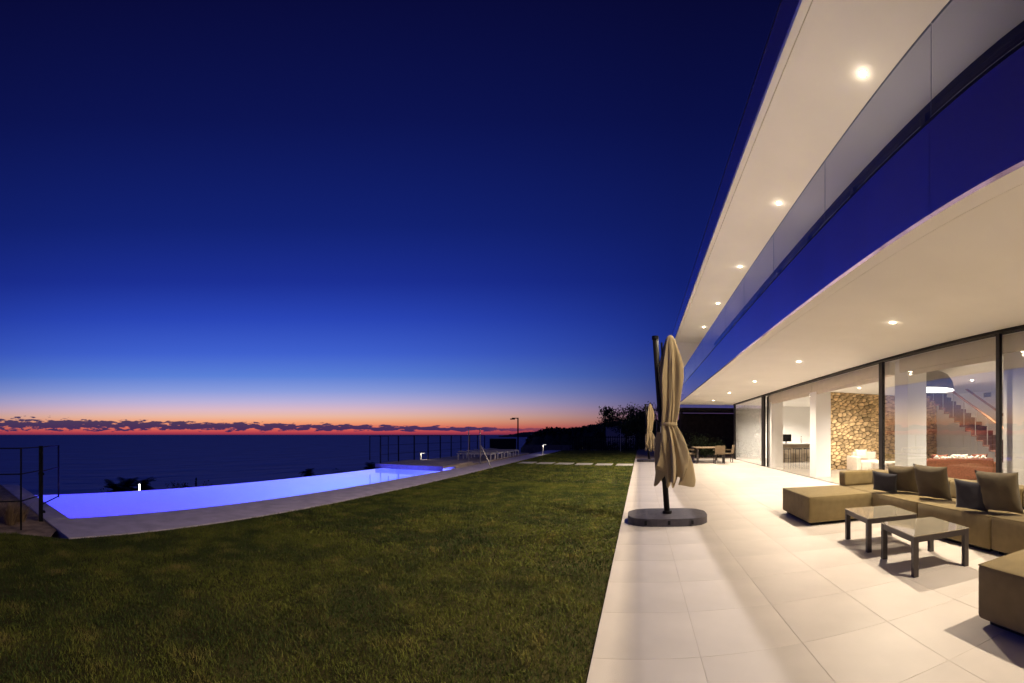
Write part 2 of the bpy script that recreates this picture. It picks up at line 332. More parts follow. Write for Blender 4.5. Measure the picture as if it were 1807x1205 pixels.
# ---- lawn
SL = -.04
def cope(y): return -5.45+SL*y
def wfront(y): return -6.72+SL*y
def wback(y): return -9.66+SL*y
LEND = 36.5
bm = bmesh.new(); vs = [bm.verts.new(p) for p in ((EDGE, -8, 0), (EDGE, LEND, 0), (cope(LEND), LEND, 0), (cope(1.2), 1.2, 0), (-5.9, .5, 0), (-6.3, -8, 0))]; bm.faces.new(vs)
lawn = tag(obj('lawn_ground', bm, m_lawn), kind='structure')
bm = bmesh.new(); vs = [bm.verts.new(p) for p in ((EDGE, TEND, -.004), (9, TEND, -.004), (9, 52, -.004), (EDGE, 52, -.004))]; bm.faces.new(vs)
tag(obj('side_yard_ground', bm, m_soil), kind='structure')
def blades(nb, ymin, ymax, hmin, hmax, wid, thin=None):
    y = np.random.uniform(ymin, ymax, nb); x = np.random.uniform(-6.9, EDGE-.01, nb)
    left = np.where(y > 1.2, -5.45+SL*y+.02, np.where(y > .5, -5.9+(y-.5)*(.45/.7), -5.95)); ok = x > left; x, y = x[ok], y[ok]
    for k in range(6):                                    # leave the stepping stones clear
        cx, cy = stones[k]; q = ~((abs(x-cx) < .40) & (abs(y-cy) < .60)); x, y = x[q], y[q]
    n = len(x); f1 = np.array([mn.noise((a*1.1, b_*1.1, 0)) for a, b_ in zip(x, y)]); f2 = np.array([mn.noise((a*3.7, b_*3.7, 5)) for a, b_ in zip(x, y)]); f3 = np.array([mn.noise((a*11, b_*11, 9)) for a, b_ in zip(x, y)])
    h = np.random.uniform(hmin, hmax, n)*(1+.45*f2+.5*f3); an = np.random.uniform(0, 2*math.pi, n); ln = np.random.uniform(.3, 1.3, n)*h; la = np.random.uniform(0, 2*math.pi, n)+f1*2
    w = wid*np.random.uniform(.6, 1.3, n); ex, ey = np.cos(an)*w, np.sin(an)*w; tx, ty = np.cos(la)*ln, np.sin(la)*ln
    V = np.zeros((n, 5, 3), np.float32)
    V[:, 0] = np.stack([x-ex, y-ey, np.zeros(n)-.004], 1); V[:, 1] = np.stack([x+ex, y+ey, np.zeros(n)-.004], 1)
    V[:, 2] = np.stack([x+ex*.8+tx*.35, y+ey*.8+ty*.35, h*.6], 1); V[:, 3] = np.stack([x-ex*.8+tx*.35, y-ey*.8+ty*.35, h*.6], 1); V[:, 4] = np.stack([x+tx, y+ty, h], 1)
    base = np.arange(n)[:, None]*5; F = np.concatenate([base+np.array([0, 1, 2]), base+np.array([0, 2, 3]), base+np.array([3, 2, 4])])
    g0 = np.array([.185, .205, .034]); dry = np.array([.32, .235, .085]); dk = np.array([.060, .092, .024])
    k = np.clip(.5+1.1*f1+.8*f2+np.random.normal(0, .32, n), 0, 1)[:, None]; col = dk*(1-k)+g0*k
    d = np.clip(f2*1.2-.38+np.random.normal(0, .25, n)+.4*f3, 0, 1)[:, None]; col = col*(1-d)+dry*d
    return V.reshape(-1, 3), F, np.repeat(col, 5, axis=0)
stones = [(-.72-.96*k, 19.3+.14*k) for k in range(6)]
parts = [blades(270000, -.9, 4.2, .012, .030, .0022), blades(170000, 4.2, 12, .014, .034, .0042), blades(120000, 12, LEND, .016, .04, .010)]
off = 0; VV = []; FF = []; TT = []
for v, f, c in parts: VV.append(v); FF.append(f+off); TT.append(c); off += len(v)
tag(npmesh('lawn_grass', np.concatenate(VV), np.concatenate(FF), m_grass, tint=np.concatenate(TT)), 'short mown lawn grass beside the terrace', 'grass', kind='stuff')
where = ['nearest the terrace, right end of the row', 'second of the row from the terrace', 'third of the row from the terrace', 'fourth of the row from the terrace', 'fifth of the row from the terrace', 'at the pool end of the row']
for k, (cx, cy) in enumerate(stones):
    tag(box('stepping_stone', m_slab, None, -.38, .38, -.58, .58, -.05, .03, bevel=.006, seg=1, loc=(cx, cy, 0), rz=R(1.5*(k % 3-1))), 'pale rectangular stepping stone in the lawn, '+where[k], 'stepping stone', 'stepping stones across the lawn')

# ---- pool: basin, water, coping
PE = 15.6
def inner_end(x): return 1.45+.09*(x+6.75)
def outer_end(x): return 1.16+.10*(x+5.48)
A = (wfront(1.45), inner_end(wfront(1.45))); B = (wback(1.2), inner_end(wback(1.2))); Cc = (wback(PE), PE); D = (wfront(PE), PE)
pool = thing('swimming_pool', ((A[0]+Cc[0])/2, 8, 0), 'long infinity pool glowing violet blue along the lawn', 'pool'); pl = Vector(pool.location)
def rel(p, z=None): return (p[0]-pl.x, p[1]-pl.y) if z is None else (p[0]-pl.x, p[1]-pl.y, z)
bm = bmesh.new(); q = [rel(p) for p in (A, B, Cc, D)]; DEP = -1.35
lo = [bm.verts.new((*p, DEP)) for p in q]; hi = [bm.verts.new((*p, -.012)) for p in q]; bm.faces.new(lo)
for i in range(4): bm.faces.new((lo[i], lo[(i+1) % 4], hi[(i+1) % 4], hi[i]))
obj('basin', bm, m_basin, pool)
bm = bmesh.new(); bm.faces.new([bm.verts.new((*p, -.016)) for p in q]); wsurf = obj('water_surface', bm, m_water, pool)
# coping on the lawn side, the near end and beyond the pool up to the lawn's far end
def coping(poly, nm='coping'):
    bm = bmesh.new(); prism(bm, [rel(p) for p in poly], -.22, .018); return obj(nm, bm, m_coping, pool, bevel=.006, seg=1)
seg = [1.2, 3.6, 6.0, 8.4, 10.8, 13.2, 15.6, 18.4, 21.2, 24, 26.8, 29.6, 32.4, LEND]
for i in range(len(seg)-1):
    y0, y1 = seg[i]+.003, seg[i+1]-.003
    a0 = (cope(y0), outer_end(cope(y0)) if i == 0 else y0); b0 = (wfront(y0), inner_end(wfront(y0)) if i == 0 else y0)
    if i == 0: coping([a0, (cope(y1), y1), (wfront(y1), y1), A, (wfront(1.45)-.02, outer_end(wfront(1.45)-.02))])
    else: coping([a0, (cope(y1), y1), (wfront(y1), y1), b0])
xe = wfront(1.45)-.026
coping([(xe, outer_end(xe)), (xe, inner_end(xe)), (B[0], B[1]), (B[0]-.10, B[1]), (-11.6, inner_end(-11.6)), (-11.6, outer_end(-11.6))])
bm = bmesh.new(); prism(bm, [rel((wback(1.2)-.006, B[1]+.004)), rel((wback(PE)-.006, PE)), rel((wback(PE)-.12, PE)), rel((wback(1.2)-.12, B[1]+.004))], -1.4, -.022); obj('overflow_wall', bm, m_coping, pool)
for k in range(6):
    y = 2.6+2.45*k; p = (wfront(y)-.03, y)
    bm = bmesh.new(); tube(bm, [rel(p, -.55), rel((p[0]-.03, y), -.55)], .10, 16); obj('pool_lamp_lens', bm, m_pool_lens, pool)
    lamp('pool_light', 'AREA', rel((p[0]-.08, y), -.55), (165, 165, 175, 190, 200, 190)[k], ((.035, .01, 1.0), (.035, .015, 1.0), (.05, .05, 1.0), (.09, .12, 1.0), (.10, .16, 1.0), (.09, .12, 1.0))[k], (0, R(90), 0), pool, shape='DISK', size=.25)

# deck past the pool
deck = thing('pool_deck', (-9, 20, 0), 'dark timber deck at the far end of the pool', 'deck')
y0, y1 = PE+.01, 29.0; bm = bmesh.new(); prism(bm, [(wfront(y0)+.0+9-.01, y0-20), (wfront(y1)+9-.01, y1-20), (wback(y1)-.6+9, y1-20), (wback(y0)-.35+9, y0-20)], -.30, .10); obj('deck_slab', bm, m_deck, deck)
bm = bmesh.new(); prism(bm, [(wfront(y0)+9-.03, y0-20-.03), (wfront(y0)+9-.03, y0-20-.004), (wback(y0)-.34+9, y0-20-.004), (wback(y0)-.34+9, y0-20-.03)], -.02, .10); obj('edge_board', bm, m_deck, deck)

pa, pb = 14.4, 17.6; bm = bmesh.new(); prism(bm, [(wfront(pa)+9-.02, pa-20), (wfront(pb)+9-.02, pb-20), (wback(pb)-.4+9, pb-20), (wback(pa)-.3+9, pa-20)], .101, .18); obj('raised_platform', bm, m_deck, deck, bevel=.006, seg=1)
bm = bmesh.new(); prism(bm, [(wfront(pa)+9-.03, pa-20-.032), (wfront(pa)+9-.03, pa-20-.004), (wback(pa)-.29+9, pa-20-.004), (wback(pa)-.29+9, pa-20-.032)], -.01, .176); obj('skirt_board', bm, m_skirt, deck)
# soil bed with dry grass at the left
bm = bmesh.new(); vs = [bm.verts.new(p) for p in ((-5.6, .9, -.006), (-5.9, .5, -.006), (-6.3, -8, -.006), (-12.5, -8, -.006), (-12.5, outer_end(-12.5), -.006), (-6.2, outer_end(-6.2)+.06, -.006))]; bm.faces.new(vs)
tag(obj('planting_bed', bm, m_soil), kind='structure')
def tuft(c, n, h, spread, seed, label):
    rng = random.Random(seed); V = []; F = []; T = []
    for _ in range(n):
        a = rng.uniform(0, 6.28); r = rng.uniform(0, spread*.4); b0 = Vector((r*math.cos(a), r*math.sin(a), 0)); hh = h*rng.uniform(.45, 1.1); l = Vector((math.cos(a), math.sin(a), 0))*spread*rng.uniform(.2, 1.2)
        w = Vector((-math.sin(a), math.cos(a), 0))*.004; k = len(V)
        V += [b0-w, b0+w, b0+l*.4+w+Vector((0, 0, hh*.65)), b0+l*.4-w+Vector((0, 0, hh*.65)), b0+l+Vector((0, 0, hh))]; F += [(k, k+1, k+2), (k, k+2, k+3), (k+3, k+2, k+4)]
        c3 = rng.uniform(.6, 1.2); T += [(.50*c3, .36*c3, .20*c3)]*5
    o = npmesh('dry_grass_tuft', V, F, m_leaf, tint=np.array(T)); o.location = c; return tag(o, label, 'ornamental grass', 'dry grass tufts by the gate')
tl = ['dry tan grass tuft in the soil bed, nearest the black gate post', 'dry tan grass tuft in the soil bed, at the left edge of the picture', 'dry tan grass tuft in the soil bed, behind the thin gate post', 'small dry grass tuft in the soil bed beside the pool coping']
for k, (x, y, h) in enumerate(((-6.75, .62, .30), (-6.9, .22, .42), (-6.55, .45, .36), (-7.5, .55, .24))): tuft((x, y, -.004), 260, h, .22, k, tl[k])

# ================================================================== THE VILLA
villa = thing('villa', (0, 0, 0), 'modern white two storey villa with long lit overhangs and glass balcony', 'house')
SOF, FX, FTOP = 3.15, 2.10, 3.86; RX, RZ, RTOP = 1.80, 6.39, 7.10; Y0, YE = -6.0, 24.2
# first floor slab with its soffit, lip and shadow groove
box('first_floor_slab', m_white, villa, FX+.05, 13.2, Y0, YE-.02, SOF+.06, 3.62)
box('balcony_floor', m_balc, villa, FX+.052, 4.0, Y0, 22.5, 3.621, 3.635)  # unseen layer, kept dark to cut the bounce onto the roof soffit
box('soffit', m_soffit, villa, FX+.215, WX+.10, Y0, YE, SOF, SOF+.055)
box('soffit_lip', m_soffit, villa, FX+.048, FX+.195, Y0, YE, SOF-.012, SOF+.05)
pl_len = .975
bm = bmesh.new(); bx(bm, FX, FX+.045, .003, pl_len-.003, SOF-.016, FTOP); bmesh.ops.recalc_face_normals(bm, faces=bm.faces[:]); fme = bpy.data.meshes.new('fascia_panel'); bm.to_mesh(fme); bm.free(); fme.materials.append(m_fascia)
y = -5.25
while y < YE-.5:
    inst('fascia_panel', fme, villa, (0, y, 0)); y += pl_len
# glass balustrade panes
y = -5.25
bm = bmesh.new(); bx(bm, FX+.012, FX+.030, .006, 1.944, FTOP-.02, 4.65); bmesh.ops.recalc_face_normals(bm, faces=bm.faces[:]); gme = bpy.data.meshes.new('balustrade_pane'); bm.to_mesh(gme); bm.free(); gme.materials.append(m_bal)
bm = bmesh.new(); bx(bm, FX+.014, FX+.028, .006, 1.944, 4.651, 4.655); bx(bm, FX+.014, FX+.0165, 1.9455, 1.9485, FTOP-.02, 4.655); bmesh.ops.recalc_face_normals(bm, faces=bm.faces[:]); eme = bpy.data.meshes.new('polished_edge'); bm.to_mesh(eme); bm.free(); eme.materials.append(m_edge)
while y < 22:
    bp_ = inst('balustrade_pane', gme, villa, (0, y, 0)); inst('polished_edge', eme, bp_); y += 1.95
box('balustrade_channel', m_frame, villa, FX+.002, FX+.046, Y0, 22.3, FTOP+.002, FTOP+.03)
# roof
box('roof_slab', m_white, villa, RX+.03, 13.2, Y0, YE-.02, RZ+.06, RTOP-.06)
box('roof_soffit', m_soffit, villa, RX+.13, 4.06, Y0, 22.5, RZ, RZ+.055)
box('roof_lip', m_soffit, villa, RX+.008, RX+.11, Y0, YE-.1, RZ-.02, RZ+.05)
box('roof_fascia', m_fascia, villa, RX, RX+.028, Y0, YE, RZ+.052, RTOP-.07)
box('roof_flashing', m_roofedge, villa, RX-.003, RX+.2, Y0, YE+.02, RTOP-.068, RTOP-.03)
# balcony end wall and upper facade
box('balcony_end_wall', m_soffit, villa, 1.98, 4.0, 22.52, 22.9, 3.63, RZ+.05)
box('upper_wall', m_white, villa, 4.25, 4.5, Y0, YE-.1, 3.63, RZ+.05)
box('upper_window_head', m_frame, villa, 4.0, 4.1, Y0, 22.5, RZ-.12, RZ-.002)
box('upper_window_sill', m_frame, villa, 4.0, 4.1, Y0, 22.5, 3.625, 3.72)
y = -4.0; k = 0
while y < 22:
    box('upper_window_post', m_frame, villa, 3.995, 4.105, y, y+.11, 3.722, RZ-.122)
    box('upper_window_pane', m_win, villa, 4.05, 4.06, y+.115, min(y+2.235, 22.48), 3.722, RZ-.122)
    if k % 3 != 1: box('curtain', m_blind, villa, 4.14, 4.17, y+.2, y+.2+random.uniform(.8, 1.9), 3.73, RZ-.2)
    y += 2.24; k += 1
# downlights
def downlight(x, y, z, power, col=WARM):
    d = bpy.data.objects.new('downlight', None); C.objects.link(d); d.parent = villa; d.location = (x, y, z)
    bm = bmesh.new(); lathe(bm, [(.064, -.004), (.052, -.006), (.048, -.002)], 20); obj('trim_ring', bm, m_ring, d, smooth=True)
    bm = bmesh.new(); bm.faces.new([bm.verts.new((.05*math.cos(a*.314), .05*math.sin(a*.314), -.0035)) for a in range(20)]); obj('lens', bm, m_lamp, d)
    lamp('downlight_lamp', 'SPOT', (0, 0, -.03), power, col, (0, 0, 0), d, spot_size=R(150), spot_blend=.9, shadow_soft_size=.035)
    lamp('soffit_glow_fill', 'POINT', (0, 0, -.07), power*.0007, col, (0, 0, 0), d, shadow_soft_size=.03)  # extra point light added for a glow on the surface round the fitting
    return d
for k in range(-2, 5): downlight(3.70, 5.39+3.92*k, SOF, 720 if k >= 0 else 560)
for k in range(5): downlight(2.93, 5.0+3.55*k, RZ, 1380)

# ground floor glazing (x = WX), sill, head, posts
box('window_head_track', m_frame, villa, WX-.03, WX+.12, Y0, 23.4, SOF-.055, SOF-.004)
box('floor_track', m_frame, villa, WX-.018, WX+.12, Y0, 23.4, -.02, .012)
for (ya, yb, nm) in ((23.2, 23.42, 'window_post'), (17.45, 17.85, 'window_post'), (8.15, 8.30, 'window_post'), (4.60, 4.68, 'window_mullion'), (1.1, 1.18, 'window_mullion'), (-2.4, -2.32, 'window_mullion')):
    box(nm, m_frame, villa, WX+.0, WX+.075, ya, yb, .013, SOF-.056)
for (ya, yb) in ((17.855, 20.5), (20.51, 23.195), (4.685, 8.145), (1.185, 4.595), (-2.315, 1.095), (-5.9, -2.405)):
    box('window_pane', m_win, villa, WX+.04, WX+.055, ya, yb, .013, SOF-.056)
# open sliding leaves are parked behind the fixed panes: their edges show next to the posts
box('sliding_leaf_stile', m_frame, villa, WX+.115, WX+.16, 17.30, 17.42, .02, SOF-.1)
# interior shell
ICZ = 3.10
box('interior_floor', m_infloor, villa, WX+.125, 13.0, Y0, 24.0, -.30, .010)
box('interior_ceiling', m_inwall, villa, WX+.16, 9.9, Y0, 24.0, ICZ, ICZ+.10)
box('interior_ceiling', m_inwall, villa, 9.905, 13.0, 13.9, 24.0, ICZ, ICZ+.10)
box('stairwell_ceiling', m_inwall, villa, 9.905, 13.0, Y0, 13.895, 5.6, 5.7)
box('stairwell_wall', m_inwall, villa, 9.80, 9.90, Y0, 13.895, ICZ+.101, 5.599)
box('back_wall', m_inwall, villa, 12.8, 13.0, Y0, 24.0, .011, 5.599)
box('kitchen_wall', m_inwall, villa, WX+.2, 12.795, 23.7, 23.95, .011, ICZ-.002)
box('side_wall', m_inwall, villa, WX+.2, 12.795, Y0, Y0+.2, .011, ICZ-.002)
for (ya, yb) in ((17.1, 17.6), (12.4, 12.9), (7.45, 7.95), (4.24, 4.70), (-.3, .2)):
    box('column', m_inwall, villa, 5.52, 6.05, ya, yb, .011, ICZ-.002)
for (ya, yb) in ((8.4, 12.3), (12.95, 17.0), (4.75, 7.4), (.3, 4.2)):
    bl = box('blind_box', m_blind, villa, WX+.17, WX+.36, ya-.3, yb+.3, 2.80, ICZ-.004)
    box('blind_roll', m_blind, bl, WX+.20, WX+.21, ya, yb, 2.70, 2.799)
# stone wall built of single stones
sw = box('stone_wall', m_mortar, villa, 6.75, 12.79, 15.0, 15.35, .012, ICZ-.004)
def clip(poly, a, b):                                     # keep the half nearer to a than to b
    mx, my = (a[0]+b[0])/2, (a[1]+b[1])/2; nx, ny = b[0]-a[0], b[1]-a[1]; out = []
    for i in range(len(poly)):
        p, q = poly[i], poly[(i+1) % len(poly)]; dp = (p[0]-mx)*nx+(p[1]-my)*ny; dq = (q[0]-mx)*nx+(q[1]-my)*ny
        if dp <= 0: out.append(p)
        if (dp < 0) != (dq < 0) and dp != dq:
            u = dp/(dp-dq); out.append((p[0]+(q[0]-p[0])*u, p[1]+(q[1]-p[1])*u))
    return out
pts = []; rng = random.Random(4); AN = 1.55
while len(pts) < 720:
    best = max(((rng.uniform(6.6, 12.9), rng.uniform(-.05, ICZ+.05)*AN) for _ in range(rng.choice((1, 2, 2, 4)))), key=lambda p: min([(p[0]-q[0])**2+(p[1]-q[1])**2 for q in pts] or [9]))
    if min([(best[0]-q[0])**2+(best[1]-q[1])**2 for q in pts] or [9]) > .085**2: pts.append(best)
visible = 0; bmo = bmesh.new(); pts.sort(key=lambda p: p[0])
for a in pts:
    lo_z, hi_z = .012*AN, (ICZ-.006)*AN
    poly = [(max(6.75, a[0]-.5), max(lo_z, a[1]-.5)), (min(12.78, a[0]+.5), max(lo_z, a[1]-.5)), (min(12.78, a[0]+.5), min(hi_z, a[1]+.5)), (max(6.75, a[0]-.5), min(hi_z, a[1]+.5))]
    for b_ in pts:
        if b_ is not a and abs(b_[0]-a[0]) < 1 and abs(b_[1]-a[1]) < 1: poly = clip(poly, a, b_)
        if len(poly) < 3: break
    if len(poly) < 3: continue
    poly = [(p[0], p[1]/AN) for p in poly]
    cx = sum(p[0] for p in poly)/len(poly); cz = sum(p[1] for p in poly)/len(poly)
    if not (6.75 <= cx <= 12.78 and .012 <= cz <= ICZ): continue
    pr = rng.uniform(.02, .075); single = visible < 298; visible += 1; bm = bmesh.new() if single else bmo; ox, oy, oz = (0, 0, 0) if single else (cx, 14.995, cz)
    cut = []
    for i in range(len(poly)):
        p, q = poly[i], poly[(i+1) % len(poly)]; k0 = rng.uniform(.06, .24); k1 = rng.uniform(.76, .94); cut += [(p[0]+(q[0]-p[0])*k0, p[1]+(q[1]-p[1])*k0), (p[0]+(q[0]-p[0])*k1, p[1]+(q[1]-p[1])*k1)]
    gap = rng.uniform(.86, .95); sh = lambda k: [((p[0]-cx)*k*gap, (p[1]-cz)*k*gap) for p in cut]
    n = len(cut); tl = (rng.uniform(-.10, .10), rng.uniform(-.14, .14))
    rb = [bm.verts.new((u+ox, .02+oy, v+oz)) for u, v in sh(1)]; rm = [bm.verts.new((u+ox, -pr*.6+oy, v+oz)) for u, v in sh(.98)]; rt = [bm.verts.new((u+ox, -pr+tl[0]*u+tl[1]*v+oy, v+oz)) for u, v in sh(.80)]
    for lo_, hi_ in ((rb, rm), (rm, rt)):
        for i in range(n): bm.faces.new((lo_[i], lo_[(i+1) % n], hi_[(i+1) % n], hi_[i]))
    bm.faces.new(rt)
    if single: obj('stone', bm, m_stone, sw, loc=(cx, 14.995, cz))
tag(obj('far_stones', bmo, m_stone, sw), kind='stuff')
# stair: folded treads against the back of the room
stair = thing('staircase', (10.6, 8.2, .011), 'folded dark red brown staircase with wooden handrail behind the window', 'staircase')
nst = 18; rise, go = 3.10/nst, 5.2/nst
bm = bmesh.new(); bx(bm, 0, 1.15, 0, go+.04, rise-.05, rise); bx(bm, .002, 1.148, .0, .045, 0, rise-.051); bmesh.ops.recalc_face_normals(bm, faces=bm.faces[:]); tme = bpy.data.meshes.new('step'); bm.to_mesh(tme); bm.free(); tme.materials.append(m_wood)
for k in range(nst): inst('step', tme, stair, (0, k*go, k*rise))
for k in range(nst): inst('step_edge', tme, stair, (0.0, k*go+.018, k*rise-.06), scale=(.98, .96, .9)) if False else None
bm = bmesh.new(); tube(bm, [(.05, 0, .95+rise), (.05, 5.2, 3.1+.95)], .045, 8); obj('handrail', bm, m_rail, stair)
bm = bmesh.new(); tube(bm, [(1.1, 0, .95+rise), (1.1, 5.2, 3.1+.95)], .045, 8); obj('handrail', bm, m_rail, stair)
for k in range(1, nst, 2):
    bm = bmesh.new(); tube(bm, [(.05, (k+.5)*go, (k+1)*rise), (.05, (k+.5)*go, (k+1)*rise+.93)], .014, 6); obj('baluster', bm, m_steel, stair)
# pendant lamp
pc = at(1642, 690, 11.0)
pen = thing('pendant_lamp', (pc.x, pc.y, 0), 'large dark dome pendant lamp with glowing rim inside the window', 'lamp')
bm = bmesh.new(); lathe(bm, [(.05, 3.06), (.30, 3.05), (.46, 2.97), (.58, 2.80), (.63, 2.58), (.615, 2.58), (.565, 2.79), (.45, 2.95), (.29, 3.03), (.04, 3.04)], 40); obj('shade', bm, m_shade, pen, smooth=True)
bm = bmesh.new(); lathe(bm, [(.62, 2.565), (.61, 2.60), (.02, 2.62)], 40); obj('diffuser', bm, m_lampw, pen, smooth=True)
bm = bmesh.new(); tube(bm, [(0, 0, 3.05), (0, 0, 3.10)], .02, 8); obj('stem', bm, m_frame, pen)
# air vent
av = thing('air_vent', (12.79, 11.75, 3.05), 'small grey air vent on the white wall above the stairs', 'air vent')
box('vent_frame', m_ring, av, -.012, 0, -.22, .22, -.10, .10)
for k in range(5): box('vent_slat', m_base, av, -.02, -.013, -.2, .2, -.085+.036*k, -.06+.036*k)
# interior lights
for (x, y, p) in ((7.2, 21.6, 900), (7.4, 17.2, 420), (9.3, 9.2, 900), (7.6, 13.2, 520), (7.4, 10.2, 760), (7.6, 5.5, 800), (7.4, 1.5, 520), (9.4, 20.6, 900), (11.6, 16.8, 500)):  # the one just before the stairs is added to brighten the stair wall
    downlight(x, y, ICZ, p, INWARM)
lamp('stairwell_fill', 'AREA', (11.6, 10, 5.55), 4600, (1, .93, .84), (0, 0, 0), villa, size=1.6)  # unseen fill light added to brighten the white wall behind the stairs
lamp('wall_washer', 'SPOT', (7.4, 14.55, .06), 55, WARM, (R(174), 0, 0), villa, spot_size=R(120), spot_blend=1, shadow_soft_size=.05)
lamp('wall_washer', 'SPOT', (8.6, 14.45, .06), 45, WARM, (R(174), 0, 0), villa, spot_size=R(120), spot_blend=1, shadow_soft_size=.05)

# ---- furniture inside
kc = thing('kitchen_counter', (8.1, 20.2, .011), 'white kitchen counter with beige front seen through the open door', 'counter')
box('worktop', m_counter, kc, -1.3, 1.6, -.32, .45, .90, .95, bevel=.004, seg=1); box('front_panel', m_cabinet, kc, -1.2, 1.5, -.02, .4, 0, .899)
for k, (x, lab) in enumerate(((-.95, 'thin black bar stool at the kitchen counter, leftmost of three'), (-.35, 'thin black bar stool at the kitchen counter, middle of three'), (.25, 'thin black bar stool at the kitchen counter, rightmost of three'))):
    st = thing('bar_stool', (8.1+x, 19.7, .011), lab, 'stool', 'kitchen bar stools')
    box('seat', m_black, st, -.19, .19, -.19, .19, .66, .70, bevel=.01, seg=1)
    for sx in (-.17, .17):
        for sy in (-.17, .17):
            bm = bmesh.new(); tube(bm, [(sx, sy, 0), (sx, sy, .66)], .013, 6); obj('leg', bm, m_black, st)
    bm = bmesh.new(); tube(bm, [(-.17, -.17, .22), (.17, -.17, .22)], .01, 6); obj('foot_rail', bm, m_black, st)
mo = thing('monitor', (7.35, 20.3, .962), 'black flat screen standing on the kitchen counter', 'monitor')
box('screen', m_screen, mo, -.29, .29, -.02, .02, .09, .46, bevel=.006, seg=1); box('stand', m_screen, mo, -.10, .10, -.08, .08, 0, .012); box('neck', m_screen, mo, -.03, .03, -.012, .012, .012, .10)
bt = thing('bottle', (8.15, 20.2, .962), 'clear bottle standing on the kitchen counter', 'bottle')
bm = bmesh.new(); lathe(bm, [(.0, 0), (.045, 0), (.045, .2), (.018, .26), (.018, .33), (0, .33)], 14); obj('body', bm, m_counter, bt, smooth=True)
bm = bmesh.new(); lathe(bm, [(.0, .331), (.021, .331), (.021, .36), (0, .36)], 12); obj('cap', bm, m_black, bt)

def pillow(name, w, h, th, m, parent, seed, soft=.5):
    n = 14; V = []; F = []; rng = random.Random(seed)
    for side in (-1, 1):
        for j in range(n+1):
            for i in range(n+1):
                u, v = i/n*2-1, j/n*2-1; e = ((1-u*u)*(1-v*v))**.42
                pin = 1-.075*(1-abs(v)**2)*abs(u)**3; pin2 = 1-.075*(1-abs(u)**2)*abs(v)**3
                wr = .012*mn.noise((u*2.2+seed*7, v*2.2, side*3))+.007*mn.noise((u*5+seed, v*5, side))
                V.append((u*w/2*pin, side*(e*th/2+wr*e), h/2+v*h/2*pin2))
    m1 = (n+1)**2
    for s in (0, 1):
        for j in range(n):
            for i in range(n):
                a = s*m1+j*(n+1)+i; q = (a, a+1, a+n+2, a+n+1); F.append(q if s == 0 else q[::-1])
    bm = bmesh.new(); vs = [bm.verts.new(v) for v in V]
    for f in F: bm.faces.new([vs[i] for i in f])
    bmesh.ops.remove_doubles(bm, verts=bm.verts[:], dist=1e-4)
    return obj(name, bm, m, parent, smooth=True)
# cream armchair and table by the stone wall, red sofa
ac = thing('armchair', (8.25, 13.7, .011), 'cream block armchair in front of the stone wall', 'armchair', rz=R(-8))
box('seat', m_cream, ac, -.45, .55, -.5, .40, .04, .42, bevel=.05, seg=3, smooth=True); box('backrest', m_cream, ac, -.45, .55, .41, .60, .04, .72, bevel=.05, seg=3, smooth=True); box('armrest', m_cream, ac, -.64, -.46, -.5, .60, .04, .58, bevel=.05, seg=3, smooth=True)
p = pillow('cushion', .5, .42, .16, m_cream, ac, 21); p.location = (-.1, .30, .42); p.rotation_euler.x = R(-18)
lt = thing('low_table', (8.35, 12.6, .011), 'low cream table in front of the cream armchair', 'table')
box('top', m_cream, lt, -.45, .45, -.3, .3, .36, .42, bevel=.008, seg=1)
for sx in (-.38, .38):
    for sy in (-.24, .24): box('leg', m_cream, lt, sx-.04, sx+.04, sy-.04, sy+.04, 0, .359)
rs = thing('sofa', (8.75, 9.3, .011), 'long low red sofa with a cream throw behind the window', 'sofa', rz=R(-32))
box('seat', m_red, rs, -1.0, 1.0, -.4, .35, .06, .42, bevel=.06, seg=3, smooth=True); box('backrest', m_red, rs, -1.0, 1.0, -.62, -.41, .06, .70, bevel=.07, seg=3, smooth=True)
for s in (-1, 1): box('armrest', m_red, rs, s*1.11-.10, s*1.11+.10, -.62, .35, .06, .56, bevel=.06, seg=3, smooth=True)
bm = bmesh.new()
for k in range(26):
    x = -.75+1.5*k/25; a = k*1.9; r0 = .05+.02*math.sin(a)
    bmesh.ops.create_icosphere(bm, subdivisions=1, radius=r0, matrix=Matrix.Translation((x, -.52+.05*math.cos(a), .715+.02*math.sin(a*1.3))))
obj('throw', bm, m_cream, rs, smooth=True)
for k, x in enumerate((-.6, 0, .6)):
    p = pillow('cushion', .5, .4, .16, m_red if k != 1 else m_cream, rs, 30+k); p.location = (x, -.36, .43); p.rotation_euler.x = R(14)

